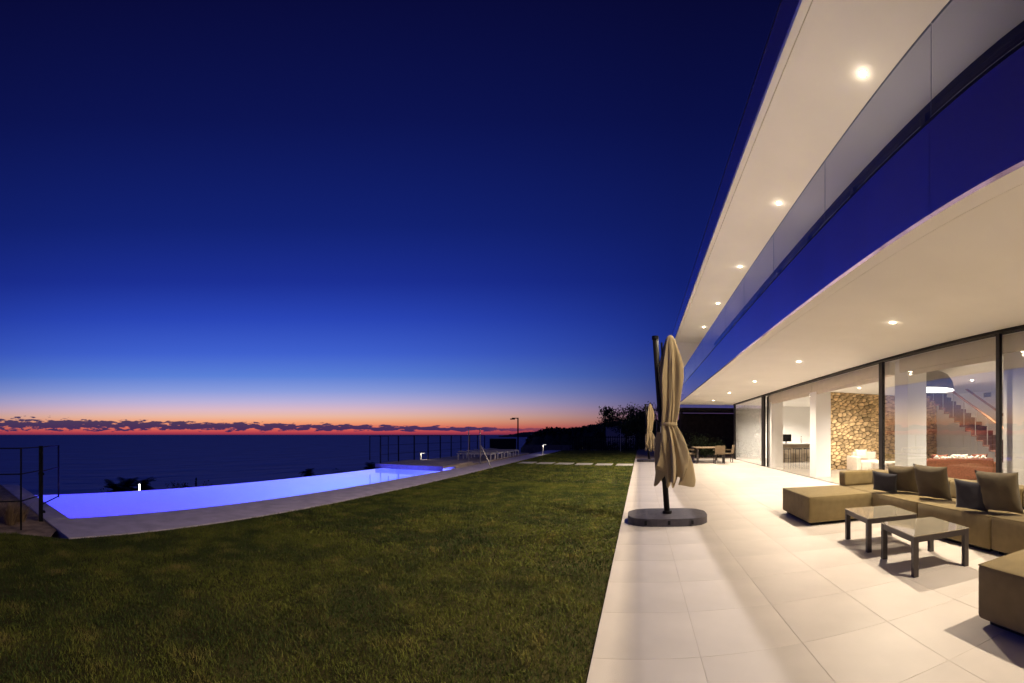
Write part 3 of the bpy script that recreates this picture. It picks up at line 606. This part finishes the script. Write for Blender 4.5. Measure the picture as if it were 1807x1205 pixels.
# ================================================================== TERRACE FURNITURE
TZ = .0235
def rbox(name, m, parent, b, r=.035, bulge=.010):
    x0, x1, y0, y1, z0, z1 = b; c = Vector(((x0+x1)/2, (y0+y1)/2, (z0+z1)/2)); hs = ((x1-x0)/2, (y1-y0)/2, (z1-z0)/2)
    ticks = [[-h, -h+.29*r, -h+r]+[(-h+r)+(2*h-2*r)*k/5 for k in range(1, 5)]+[h-r, h-.29*r, h] for h in hs]
    bm = bmesh.new(); n = 10
    for ax in range(3):
        u, w = (ax+1) % 3, (ax+2) % 3
        for sg in (-1, 1):
            gr = []
            for i in range(n):
                row = []
                for j in range(n):
                    p = [0, 0, 0]; p[ax] = sg*hs[ax]; p[u] = ticks[u][i]; p[w] = ticks[w][j]; row.append(bm.verts.new(p))
                gr.append(row)
            for i in range(n-1):
                for j in range(n-1): bm.faces.new((gr[i][j], gr[i+1][j], gr[i+1][j+1], gr[i][j+1]))
    bmesh.ops.remove_doubles(bm, verts=bm.verts[:], dist=1e-5)
    for v in bm.verts:
        d = v.co.copy(); q = Vector([max(-hs[k]+r, min(hs[k]-r, d[k])) for k in range(3)]); e = d-q
        if e.length > 1e-6: d = q+e.normalized()*r
        f = [1-(d[k]/hs[k])**2 for k in range(3)]
        if v.co.z > hs[2]-1e-4: d.z += bulge*max(f[0], 0)*max(f[1], 0)
        for k in (0, 1):
            if abs(v.co[k]) > hs[k]-1e-4: d[k] += math.copysign(.004, d[k])*max(f[1-k], 0)*max(f[2], 0)
        d += Vector((1, 1, 1))*.003*mn.noise((d.x*5+c.x, d.y*5+c.y, d.z*5))
        v.co = d+c
    return obj(name, bm, m, parent, smooth=True)
def module(name, loc, label, sx, sy, back=None, arm=None, cat='sofa', size=None):
    t = thing(name, loc, label, cat, 'outdoor modular sofa')
    st = rbox('seat', m_fabric, t, (0, sx, 0, sy, .045, .44)); bm = bmesh.new(); e = .0095; tube(bm, [(e, e, .431), (sx-e, e, .431), (sx-e, sy-e, .431), (e, sy-e, .431), (e, e+.001, .431)], .0045, 6); obj('piping', bm, m_fabric, st); box('plinth', m_black, t, .07, sx-.07, .07, sy-.07, 0, .05)
    return t
SFX = 3.58
d1 = module('chaise', (2.46, 5.78, TZ), 'olive chaise end of the outdoor sofa, nearest the big umbrella base', SFX-2.46-.006, 1.22)
mA = module('sofa_module', (SFX, 4.62, TZ), 'olive corner sofa module with a raised end, holding two taupe cushions', .88, 2.38)
rbox('backrest', m_fabric, mA, (.60, .88, .002, 2.378, .444, .70), .03); rbox('armrest', m_fabric, mA, (.0, .595, 2.12, 2.378, .444, .70), .03)
mB = module('sofa_module', (SFX, 3.25, TZ), 'olive middle sofa module behind the nearer coffee table', .88, 1.364)
rbox('backrest', m_fabric, mB, (.60, .88, .002, 1.36, .444, .70), .03)
mC = module('sofa_module', (SFX, .86, TZ), 'olive sofa module at the right edge behind the front chaise', .88, 2.384)
rbox('backrest', m_fabric, mC, (.60, .88, .002, 2.38, .444, .70), .03)
d2 = module('chaise', (2.19, .90, TZ), 'olive chaise end in the lower right corner of the picture', SFX-2.19-.006, 1.22)
def cushion(px, py, w, h, th, m, lean, yaw, seed, label, roll=0):
    x, y = G(px, py, .46+TZ); o = pillow('cushion', w, h, th, m, None, seed); o.location = (x, y, .455+TZ); o.rotation_euler = (R(lean), R(roll), R(yaw)); return tag(o, label, 'cushion', 'cushions on the outdoor sofa')
cushion(1598, 868, .56, .46, .20, m_cush, 16, -72, 1, 'large taupe cushion farthest along the sofa, behind a small charcoal cushion')
cushion(1650, 879, .60, .52, .21, m_cush, 18, -76, 2, 'large taupe cushion standing alone in the middle of the sofa', 2)
cushion(1768, 903, .60, .52, .21, m_cush, 16, -80, 3, 'large taupe cushion nearest the right edge of the picture')
cushion(1562, 867, .42, .36, .13, m_cushd, 24, -52, 4, 'small charcoal cushion at the far end of the sofa', 7)
cushion(1715, 899, .43, .40, .13, m_cushd, 20, -66, 5, 'small charcoal cushion leaning on the nearest taupe cushion', 5)
def coffee(x, y, rz, label):
    t = thing('coffee_table', (x, y, TZ), label, 'coffee table', 'coffee tables', rz); w, d = .335, .365
    box('table_top', m_tabtop, t, -w, w, -d, d, .392, .402, bevel=.002, seg=1)
    bm = bmesh.new()
    for b_ in ((-w+.004, w-.004, -d+.004, -d+.03), (-w+.004, w-.004, d-.03, d-.004), (-w+.004, -w+.03, -d+.031, d-.031), (w-.03, w-.004, -d+.031, d-.031)): bx(bm, *b_, .335, .3915)
    obj('frame', bm, m_tabf, t)
    for sx in (-1, 1):
        for sy in (-1, 1):
            xa, xb = sorted((sx*(w-.001), sx*(w-.058))); ya, yb = sorted((sy*(d-.001), sy*(d-.058))); box('leg', m_tabf, t, xa, xb, ya, yb, 0, .391, bevel=.003, seg=1)
coffee(2.89, 4.50, R(-7), 'square cream topped coffee table nearer the far chaise')
coffee(2.82, 3.52, R(-7), 'square cream topped coffee table in front, closer to the camera')

# cantilever umbrellas
def umbrella():
    t = thing('cantilever_umbrella', (.43, 6.72, TZ), 'tall closed taupe umbrella on the near grey base by the lawn', 'umbrella', 'closed cantilever umbrellas')
    bm = bmesh.new(); sg = lambda v, e: math.copysign(abs(v)**e, v)
    prism(bm, [(.63*sg(math.cos(k*math.pi/24), .62), .47*sg(math.sin(k*math.pi/24), .62)) for k in range(48)], 0, .115)
    base = obj('base', bm, m_base, t, bevel=.018, seg=2, smooth=False)
    for x in (-.35, 0, .35): box('base_notch', m_black, base, x-.018, x+.018, -.476, -.455, .03, .09)
    bm = bmesh.new(); tube(bm, [(0, 0, .116), (0, 0, .16)], .075, 16); obj('pole_socket', bm, m_frame, t)
    tx = -.19
    bm = bmesh.new(); tube(bm, [(0, 0, .1), (tx, .0, 2.92)], .047, 14); obj('mast', bm, m_frame, t, smooth=True)
    bm = bmesh.new(); tube(bm, [(tx, 0, 2.90), (tx-.001, 0, 2.955)], .056, 14); obj('mast_cap', bm, m_black, t)
    bm = bmesh.new(); tube(bm, [(tx+.10, -.02, 2.85), (tx+.13, -.02, 2.2), (tx+.02, 0, 1.75)], .016, 8); obj('strut', bm, m_frame, t)
    ck = box('crank_box', m_frame, t, -.17, -.05, -.07, .07, 1.42, 1.60, bevel=.01, seg=1)
    bm = bmesh.new(); tube(bm, [(-.11, -.07, 1.5), (-.11, -.13, 1.5), (-.11, -.14, 1.40)], .009, 6); obj('crank_handle', bm, m_steel, ck)
    # canopy: a draped, tied, folded cloth
    n = 168; zs = [2.97, 2.95, 2.90, 2.80, 2.65, 2.5, 2.3, 2.1, 1.9, 1.75, 1.64, 1.58, 1.54, 1.50, 1.42, 1.3, 1.15, 1.0, .88, .78, .70]
    rad = [.015, .045, .075, .105, .138, .158, .165, .162, .152, .146, .136, .128, .125, .130, .155, .19, .225, .25, .262, .265, .255]
    cxs = [.05, .05, .05, .05, .055, .055, .05, .045, .04, .03, .02, .015, .015, .02, .04, .06, .08, .095, .10, .10, .09]
    bm = bmesh.new(); rings = []
    for k, z in enumerate(zs):
        ring = []; dn = min(1, max(0, (2.97-z)/.5)); lowf = max(0, (1.5-z)/.8)
        for i in range(n):
            th = 2*math.pi*i/n
            fold = .26*(1-2*abs(math.sin(4*th+.35*math.sin(z*2.1))))+.13*math.cos(13*th+1.3*z+1)+.10*math.cos(5*th-z)
            fold += .24*mn.noise((math.cos(th)*1.6, math.sin(th)*1.6, z*1.7))+.10*mn.noise((math.cos(th)*7, math.sin(th)*7, z*2.3))+.05*mn.noise((math.cos(th)*19, math.sin(th)*19, z*5))
            r = rad[k]*(1+fold*dn*(.75+.55*lowf))
            zz = z
            if z < 1.3: zz = z-lowf*(.12*math.cos(4*th+.9)+.07*math.cos(7*th+2)+.05*math.cos(12*th+.4))
            ring.append(bm.verts.new((cxs[k]+r*math.cos(th), -.02+r*.86*math.sin(th), zz)))
        rings.append(ring)
    for k in range(len(rings)-1):
        for i in range(n): bm.faces.new((rings[k][i], rings[k+1][i], rings[k+1][(i+1) % n], rings[k][(i+1) % n]))
    bm.faces.new(rings[0][::-1])
    can = obj('canopy', bm, m_canvas, t, smooth=True)
    bm = bmesh.new(); lathe(bm, [(.138, 1.515), (.146, 1.535), (.146, 1.555), (.138, 1.575)], 24, (.015, -.02)); obj('tie_strap', bm, m_canvas, can, smooth=True)
    return t
u1 = umbrella()
u2 = copy_tree(u1); u2.location = (.45, 21.6, TZ); u2['label'] = 'closed taupe umbrella far along the terrace, small behind the near one'

# dining set at the end of the terrace
dt = thing('dining_table', (3.35, 21.1, TZ), 'rectangular dining table at the far end of the terrace', 'table')
box('table_top', m_wicker, dt, -.65, .75, -1.0, 1.0, .70, .745, bevel=.005, seg=1)
for sx in (-.58, .68):
    for sy in (-.92, .92): box('leg', m_tabf, dt, sx-.045, sx+.045, sy-.045, sy+.045, 0, .699)
def dchair(x, y, rz, label):
    t = thing('dining_chair', (x, y, TZ), label, 'chair', 'dining chairs', rz)
    box('seat', m_wicker, t, -.24, .24, -.23, .23, .42, .46, bevel=.01, seg=1); bm = bmesh.new(); bx(bm, -.24, .24, -.26, -.225, .46, .86)
    for v in bm.verts:
        if v.co.z > .8: v.co.y -= .07
    obj('backrest', bm, m_wicker, t, bevel=.01, seg=1)
    for s in (-1, 1):
        box('armrest', m_wicker, t, s*.25-.02, s*.25+.02, -.22, .2, .62, .65)
        for sy in (-.2, .2): box('leg', m_tabf, t, s*.22-.016, s*.22+.016, sy-.016, sy+.016, 0, .42)
for x, y, rz, l in ((3.75, 19.75, 0, 'woven dining chair with its back to the camera at the near end of the table'), (2.45, 20.5, R(-90), 'woven dining chair on the lawn side of the table, nearer one'), (2.45, 21.6, R(-90), 'woven dining chair on the lawn side of the table, farther one'), (4.35, 20.6, R(90), 'woven dining chair on the window side of the table')): dchair(x, y, rz, l)

# ================================================================== POOL SIDE THINGS
def fence_post(t, x, y, z0, z1, r, nm='post'): return box(nm, m_black, t, x-r, x+r, y-r, y+r, z0, z1)
# gate at the near end of the pool
gt = thing('garden_gate', (-6.75, .96, 0), 'black steel gate with thick post at the near pool corner', 'gate')
o_ = Vector((-6.75, .96)); e_ = Vector((-7.66, 1.42))-o_; n_ = Vector((-6.16, .58))-o_; w_ = Vector((-6.02, -.75))-o_
fence_post(gt, 0, 0, -.02, 1.22, .032, 'gate_post'); fence_post(gt, n_.x, n_.y, -.02, 1.21, .013); fence_post(gt, e_.x, e_.y, .24, 1.21, .014)
fence_post(gt, w_.x, w_.y, -.02, 1.2, .013)
for z in (1.20, .80, .26):
    bm = bmesh.new(); tube(bm, [(0, 0, z), (e_.x, e_.y, z)], .011, 6); obj('rail', bm, m_black, gt)
for z in (1.20, .82, .42):
    bm = bmesh.new(); tube(bm, [(0, 0, z), (n_.x, n_.y, z), (w_.x, w_.y, z)], .010, 6); obj('rail', bm, m_black, gt)
box('latch', m_black, gt, -.16, -.03, -.02, .06, .74, .77); box('latch', m_black, gt, -.14, -.03, .0, .08, .12, .15)
# railing along the deck
rl = thing('deck_railing', (-10.4, 15.8, .10), 'thin black railing along the sea edge of the deck', 'railing')
pv = []
for k in range(10):
    y = 14.55+1.50*k; x = wback(y)-.14; pv.append((x+10.4, y-15.8)); fence_post(rl, x+10.4, y-15.8, 0, 1.27, .022)
for k, z in enumerate((1.25, .85, .45)):
    bm = bmesh.new(); tube(bm, [(*p, z) for p in pv], .009 if k else .014, 6); obj('rail', bm, m_black, rl)
for dx in (-.55, .42): fence_post(rl, pv[0][0]+dx, pv[0][1]-.02, .2, 1.25, .016)
bm = bmesh.new(); tube(bm, [(pv[0][0]-.55, pv[0][1]-.02, 1.24), (pv[0][0]+.42, pv[0][1]-.02, 1.24)], .012, 6); obj('rail', bm, m_black, rl)
# sun loungers
def lounger():
    t = thing('sun_lounger', (-7.5, 20.5, .10), '', 'sun lounger', 'sun loungers on the deck')
    bm = bmesh.new()
    for s in (-.30, .30): bx(bm, -1.95, 0, s-.025, s+.025, .28, .34)
    for x in (-1.95, -.05): bx(bm, x, x+.05, -.274, .274, .281, .339)
    obj('frame', bm, m_lounger, t)
    for x in (-1.9, -.055):
        for s in (-.30, .30): box('leg', m_lounger, t, x, x+.05, s-.026, s+.026, 0, .279)
    box('sling', m_lfab, t, -1.25, -.06, -.27, .27, .342, .37, bevel=.008, seg=1)
    bm = bmesh.new(); bx(bm, -1.93, -1.26, -.27, .27, .342, .37)
    for v in bm.verts:
        if v.co.x < -1.6: v.co.z += .07
    obj('backrest', bm, m_lfab, t, bevel=.008, seg=1)
    return t
lg = lounger(); nm = ['nearest the pool', 'second from the pool', 'third from the pool, in the middle', 'fourth from the pool', 'farthest from the pool']
for k in range(5):
    o = lg if k == 0 else copy_tree(lg); o.location = (-7.42-.04*k, 20.3+1.2*k, .10); o['label'] = 'pale framed sun lounger on the deck, '+nm[k]; o.rotation_euler.z = R(-2)
# pool ladder rail and two slim poles
px_, py_ = G(866, 824.5); hr = thing('pool_handrail', (px_, py_, .018), 'slanting steel handrail at the deck corner of the pool', 'handrail')
bm = bmesh.new(); top = at(848, 786, 18.2)-Vector((px_, py_, .018)); tube(bm, [(0, 0, 0), tuple(top)], .035, 8); obj('rail', bm, m_steel, hr)
bm = bmesh.new(); tube(bm, [(top.x, top.y, top.z), (top.x, top.y, .09)], .022, 8); obj('upright', bm, m_steel, hr)
for px, py, d, lab in ((827, 756, 19.6, 'slim pale pole on the deck left of the handrail'), (847, 757, 19.2, 'slim pale pole on the deck just behind the handrail')):
    q = at(px, py, d); t = thing('slim_pole', (q.x, q.y, .10), lab, 'pole', 'slim poles on the deck')
    bm = bmesh.new(); tube(bm, [(0, 0, 0), (0, 0, q.z-.1)], .022, 8); obj('shaft', bm, m_steel, t)
    bm = bmesh.new(); lathe(bm, [(0, 0), (.10, 0), (.10, .02), (.03, .03)], 14); obj('foot', bm, m_steel, t)
    bm = bmesh.new(); tube(bm, [(0, 0, q.z-.14), (.0, -.10, q.z-.13)], .014, 6); obj('hook', bm, m_steel, t)
# bollard lights
def bollard(x, y, z, h, label, p=6, rz=0):
    t = thing('bollard_light', (x, y, z), label, 'garden light', 'small garden lights', rz)
    box('post', m_ring, t, -.035, .035, -.035, .035, 0, h); box('head', m_ring, t, -.05, .24, -.05, .05, h+.001, h+.05)
    box('lens', m_lampw, t, .05, .22, -.035, .035, h-.006, h)
    lamp('bollard_lamp', 'AREA', (.13, 0, h-.02), p, (1, .9, .75), (0, 0, 0), t, size=.1)
x, y = G(958, 803); bollard(x, y, .018, .70, 'lit white garden light beside the far coping', 4, R(0))
x, y = G(742, 811, .1); bollard(x, y, .10, .34, 'small lit garden light on the deck below the railing', 2)
q = at(246, 868, 11.6); t = thing('post_light', (q.x, q.y, q.z-.2), 'short lit white post behind the pool edge by the palms', 'garden light', 'small garden lights')
box('post', m_ring, t, -.02, .02, -.02, .02, 0, .2); box('light_tube', m_lampw, t, -.018, .018, -.018, .018, .201, .42); box('cap', m_ring, t, -.025, .025, -.025, .025, .421, .44)
# street lamp beyond the deck
q = at(914, 737, 42); sl = thing('street_lamp', (q.x, q.y, -4), 'tall thin dark street lamp standing against the sunset', 'street lamp')
bm = bmesh.new(); tube(bm, [(0, 0, 0), (0, 0, q.z+4)], .10, 8, .07); obj('pole', bm, m_black, sl)
bm = bmesh.new(); tube(bm, [(.0, 0, q.z+3.95), (-.62, 0, q.z+3.97)], .05, 6); obj('arm', bm, m_black, sl); box('head', m_black, sl, -.78, -.35, -.12, .12, q.z+3.82, q.z+3.93)

# ================================================================== BEYOND THE LAWN
def wall_at(name, m, px0, px1, d0, d1, ytop, zb, th, label, cat):
    a = at(px0, ytop, d0); b_ = at(px1, ytop, d1); o = thing(name, (a.x, a.y, zb), label, cat, rz=math.atan2(b_.y-a.y, b_.x-a.x)); L = math.hypot(b_.x-a.x, b_.y-a.y); h = (a.z+b_.z)/2-zb
    box('wall_body', m, o, 0, L, 0, th, 0, h); box('wall_cap', m, o, -.03, L+.03, -.03, th+.03, h+.001, h+.05); return o
wall_at('garden_wall', m_greywall, 925, 1008, 41, 39, 786, -.6, .3, 'low grey garden wall beyond the far end of the coping', 'wall')
nb = wall_at('neighbour_building', m_darkwall, 864, 911, 60, 60, 775, -5, 8, 'dark flat roofed block beyond the sun loungers', 'building')
# slatted fence at the end of the lawn
fa = at(1006, 785, 37.4); fb = at(1126, 785, 37.0); sf = thing('slatted_fence', (fa.x, fa.y, -.05), 'dark vertical slat fence closing the far end of the lawn', 'fence', rz=math.atan2(fb.y-fa.y, fb.x-fa.x)); L = math.hypot(fb.x-fa.x, fb.y-fa.y)
bm = bmesh.new(); bx(bm, -.03, .03, -.02, .02, 0, 1.35); sme = bpy.data.meshes.new('slat'); bmesh.ops.recalc_face_normals(bm, faces=bm.faces[:]); bm.to_mesh(sme); bm.free(); sme.materials.append(m_black)
for k in range(int(L/.2)+1): inst('slat', sme, sf, (k*.2, 0, 0))
for z in (.2, 1.2): box('rail', m_black, sf, -.05, L+.05, .021, .05, z, z+.06)
# pale gable beyond the fence
q = at(1069, 777, 50); hb = thing('pale_outbuilding', (q.x, q.y, -1), 'pale gabled outbuilding behind the slat fence under the tree', 'building'); w = 50*51/S
z1 = at(1069, 752, 50).z+1; z2 = at(1120, 765, 50).z+1; bm = bmesh.new(); front = [(0, 0, 0), (w, 0, 0), (w, 0, z2), (w*.45, 0, z1+.05), (0, 0, z1-.05)]; v0 = [bm.verts.new(p) for p in front]; v1 = [bm.verts.new((p[0], 5, p[2])) for p in front]
bm.faces.new(v0); bm.faces.new(v1[::-1])
for i in range(5): bm.faces.new((v0[i], v1[i], v1[(i+1) % 5], v0[(i+1) % 5]))
obj('wall', bm, m_paleh, hb)
bm = bmesh.new(); vs = [(-.15, -.2, z1-.02), (w*.45, -.2, z1+.1), (w+.15, -.2, z2+.02), (w+.15, 5.2, z2+.02), (w*.45, 5.2, z1+.1), (-.15, 5.2, z1-.02)]; vv = [bm.verts.new(p) for p in vs]; bm.faces.new((vv[0], vv[1], vv[4], vv[5])); bm.faces.new((vv[1], vv[2], vv[3], vv[4]))
r_ = bmesh.ops.extrude_face_region(bm, geom=bm.faces[:]); bmesh.ops.translate(bm, verts=[e for e in r_['geom'] if isinstance(e, bmesh.types.BMVert)], vec=(0, 0, .1)); obj('roof', bm, m_darkwall, hb)
q = at(1095, 757, 35); t = thing('flag_pole', (q.x, q.y, 0), 'thin bare pale pole at the far end of the lawn', 'pole'); bm = bmesh.new(); tube(bm, [(0, 0, 0), (0, 0, q.z)], .028, 8, .02); obj('shaft', bm, m_ring, t); bm = bmesh.new(); lathe(bm, [(0, q.z+.03), (.03, q.z), (0, q.z-.03)], 8); obj('knob', bm, m_ring, t)
# dark pergola wall at the end of the terrace
pg = thing('garden_pavilion', (4.6, 27.5, 0), 'dark flat roofed garden pavilion behind the dining table', 'pavilion')
box('back_wall', m_darkwall, pg, -1.9, 3.5, 1.6, 1.8, 0, 2.9); box('roof', m_darkwall, pg, -2.2, 3.7, -.6, 2.0, 2.95, 3.15)
for x in (-2.0, 3.4): box('post', m_darkwall, pg, x, x+.14, -.5, -.36, 0, 2.949)
for k in range(16): box('slat', m_darkwall, pg, -1.85, 3.4, 1.55, 1.598, .1+.17*k, .24+.17*k)

# ---- trees and shrubs
def foliage(name, parent, pts, leaf, cols, seed, flat=.6):
    rng = np.random.RandomState(seed); n = len(pts); P = np.asarray(pts, float)
    a = rng.normal(size=(n, 3)); a /= np.linalg.norm(a, axis=1)[:, None]; b_ = np.cross(a, rng.normal(size=(n, 3))); b_ /= np.linalg.norm(b_, axis=1)[:, None]
    s = (leaf*rng.uniform(.6, 1.4, n))[:, None]; V = np.stack([P-a*s, P+b_*s*.45, P+a*s, P-b_*s*.45], 1).reshape(-1, 3); F = np.arange(n*4).reshape(n, 4)
    c = np.array(cols)[rng.randint(0, len(cols), n)]*rng.uniform(.7, 1.3, n)[:, None]
    return npmesh(name, V, F, m_leaf, parent, np.repeat(c, 4, axis=0))
GR = [(.030, .045, .018), (.045, .060, .022), (.022, .036, .016)]
def tree(loc, h, r, label, seed, nl=2600, leaf=.09, sparse=False, name='tree', cat='tree', group='dark trees beyond the lawn'):
    rng = random.Random(seed); t = thing(name, loc, label, cat, group); bm = bmesh.new(); th = h*.42; pts = []
    tube(bm, [(0, 0, 0), (rng.uniform(-.1, .1), 0, th*.5), (rng.uniform(-.2, .2), rng.uniform(-.2, .2), th)], .05*h**.9*.5+.04, 8, .03*h*.5)
    ends = []
    for k in range(9):
        a = 6.28*k/9+rng.uniform(-.3, .3); e = Vector((math.cos(a)*r*rng.uniform(.45, 1), math.sin(a)*r*rng.uniform(.45, 1), h*rng.uniform(.55, 1.0))); s = Vector((0, 0, th*rng.uniform(.6, 1)))
        mid = (s+e)/2+Vector((rng.uniform(-.2, .2), rng.uniform(-.2, .2), -.1*h)); tube(bm, [s, mid, e], .025*h*.5, 6, .012); ends.append(e)
        for j in range(3):
            e2 = mid.lerp(e, rng.uniform(.3, 1))+Vector((rng.uniform(-1, 1), rng.uniform(-1, 1), rng.uniform(-.2, .9)))*r*.35; tube(bm, [mid.lerp(e, .4), e2], .012, 4, .005); ends.append(e2)
    obj('trunk', bm, m_bark, t)
    for k in range(nl):
        e = rng.choice(ends); s = r*(.16 if sparse else .30); pts.append((e.x+rng.gauss(0, s), e.y+rng.gauss(0, s), max(h*.22, e.z+rng.gauss(0, s*.8))))
    foliage('crown', t, pts, leaf, GR, seed); return t
q = at(1105, 715, 44); tree((q.x, q.y, -.4), q.z+.4, 2.2, 'spreading dark tree with open twigs above the pale outbuilding', 11, 4200, .12, True)
q = at(1135, 722, 46); tree((q.x, q.y, -.4), q.z+.2, 1.6, 'dense dark tree directly left of the far umbrella', 12, 4200, .12)
q = at(1078, 742, 56); tree((q.x, q.y, -.8), q.z+.8, 1.8, 'low dark tree left of the pale outbuilding', 13, 3400, .13)
def shrub(px, py, d, r, label, seed, zb=-.3, n=900, leaf=.07, group='dark shrubs beyond the lawn'):
    q = at(px, py, d); h = q.z-zb; t = thing('shrub', (q.x, q.y, zb), label, 'shrub', group); rng = random.Random(seed); bm = bmesh.new(); pts = []; ends = []
    for k in range(7):
        a = rng.uniform(0, 6.28); e = Vector((math.cos(a)*r*.7*rng.random(), math.sin(a)*r*.7*rng.random(), h*rng.uniform(.5, .9))); tube(bm, [(0, 0, 0), e], .02, 5, .006); ends.append(e)
    obj('stem', bm, m_bark, t)
    for k in range(n):
        e = rng.choice(ends); pts.append((e.x+rng.gauss(0, r*.33), e.y+rng.gauss(0, r*.33), min(h*1.02, max(.02, e.z*rng.uniform(.2, 1)+rng.gauss(0, h*.12)))))
    foliage('leaves', t, pts, leaf, GR, seed)
for k, (px, py, d, r, lab) in enumerate(((1018, 771, 42, 1.0, 'dark shrub behind the left end of the slat fence'), (1040, 768, 43, 1.2, 'dark shrub behind the slat fence, second from its left end'), (1064, 770, 42, 1.1, 'dark shrub behind the slat fence in front of the outbuilding'),
    (1088, 773, 41, 1.0, 'dark shrub behind the slat fence by the bare pole'), (1112, 768, 42, 1.2, 'dark shrub behind the slat fence left of the far umbrella'), (1132, 766, 40, 1.1, 'dark shrub right behind the far umbrella'), (980, 775, 48, 1.3, 'dark shrub beyond the grey garden wall'))): shrub(px, py, d, r, lab, 40+k)
for k, (px, py, d, lab) in enumerate(((1228, 759, 25.6, 'dark leafy shrub left of the dining table'), (1246, 765, 25.8, 'dark leafy shrub just behind the dining table'), (1266, 770, 26.0, 'dark leafy shrub at the pavilion right behind the dining chairs'))): shrub(px, py, d, .6, lab, 60+k, 0, 700, .06, 'shrubs behind the dining table')
# palms and bushes on the slope below the pool
def palm(px, py, d, h, r, label, seed):
    q = at(px, py, d); zb = q.z-h; rng = random.Random(seed); t = thing('palm_tree', (q.x, q.y, zb), label, 'palm tree', 'palms on the slope below the pool'); bm = bmesh.new()
    tube(bm, [(0, 0, -.6), (rng.uniform(-.1, .1), 0, h*.45), (0, 0, h*.85)], .16, 8, .12); obj('trunk', bm, m_bark, t); V = []; F = []; T = []
    for k in range(34):
        a = rng.uniform(0, 6.28); up = rng.uniform(-.35, 1.1); L = r*rng.uniform(.8, 1.1); p = Vector((0, 0, h*.85)); dr = Vector((math.cos(a)*math.cos(up), math.sin(a)*math.cos(up), math.sin(up))); sd = Vector((-math.sin(a), math.cos(a), 0))
        for j in range(9):
            p2 = p+dr*L/9; dr = (dr+Vector((0, 0, -.13))).normalized(); lf = .42*r*math.sin(math.pi*(j+1.2)/10.5)
            for s in (-1, 1):
                for u in (0, .5):
                    b0 = p.lerp(p2, u); tip = b0+sd*s*lf+dr*lf*.6+Vector((0, 0, -.15*lf)); kk = len(V); V += [b0-dr*.02*r, b0+dr*.045*r, tip]; F.append((kk, kk+1, kk+2)); T += [(.02, .03, .014)]*3
            p = p2
    npmesh('crown', V, F, m_leaf, t, np.array(T))
for k, (px, py, d, h, r, lab) in enumerate(((203, 848, 34, 5, 1.35, 'dark palm crown behind the pool, left one of three by the lit post'), (224, 843, 36, 5.5, 1.4, 'dark palm crown behind the pool, middle one of three by the lit post'), (252, 842, 38, 5.5, 1.4, 'dark palm crown right behind the short lit post'),
    (543, 824, 60, 6, 1.4, 'lone dark palm behind the middle of the pool'), (654, 815, 66, 6, 1.4, 'dark palm behind the pool left of the deck railing'))): palm(px, py, d, h, r, lab, 80+k)
for k, (px, py, d, r, lab) in enumerate(((190, 862, 30, .9, 'low dark bush at the left of the palms behind the pool'), (310, 851, 32, .9, 'low dark bush behind the pool right of the palms'), (330, 853, 32, .7, 'low dark bush behind the pool beside a slim cypress'), (372, 848, 34, .7, 'low dark bush behind the pool right of the slim cypress'), (600, 826, 50, 1.0, 'low dark bush behind the pool between two palms'))):
    q = at(px, py, d); shrub(px, py, d, r, lab, 90+k, q.z-1.9, 800, .08, 'dark bushes on the slope below the pool')
q = at(346, 843, 33); t = thing('cypress', (q.x, q.y, q.z-3), 'slim dark cypress tip rising behind the pool edge', 'tree'); bm = bmesh.new(); tube(bm, [(0, 0, 0), (0, 0, 2.5)], .06, 6, .02); obj('trunk', bm, m_bark, t)
rng = random.Random(5); foliage('crown', t, [(rng.gauss(0, .11*(1.1-z/3)), rng.gauss(0, .11*(1.1-z/3)), z) for z in [rng.uniform(.3, 3) for _ in range(900)]], .06, GR, 5)
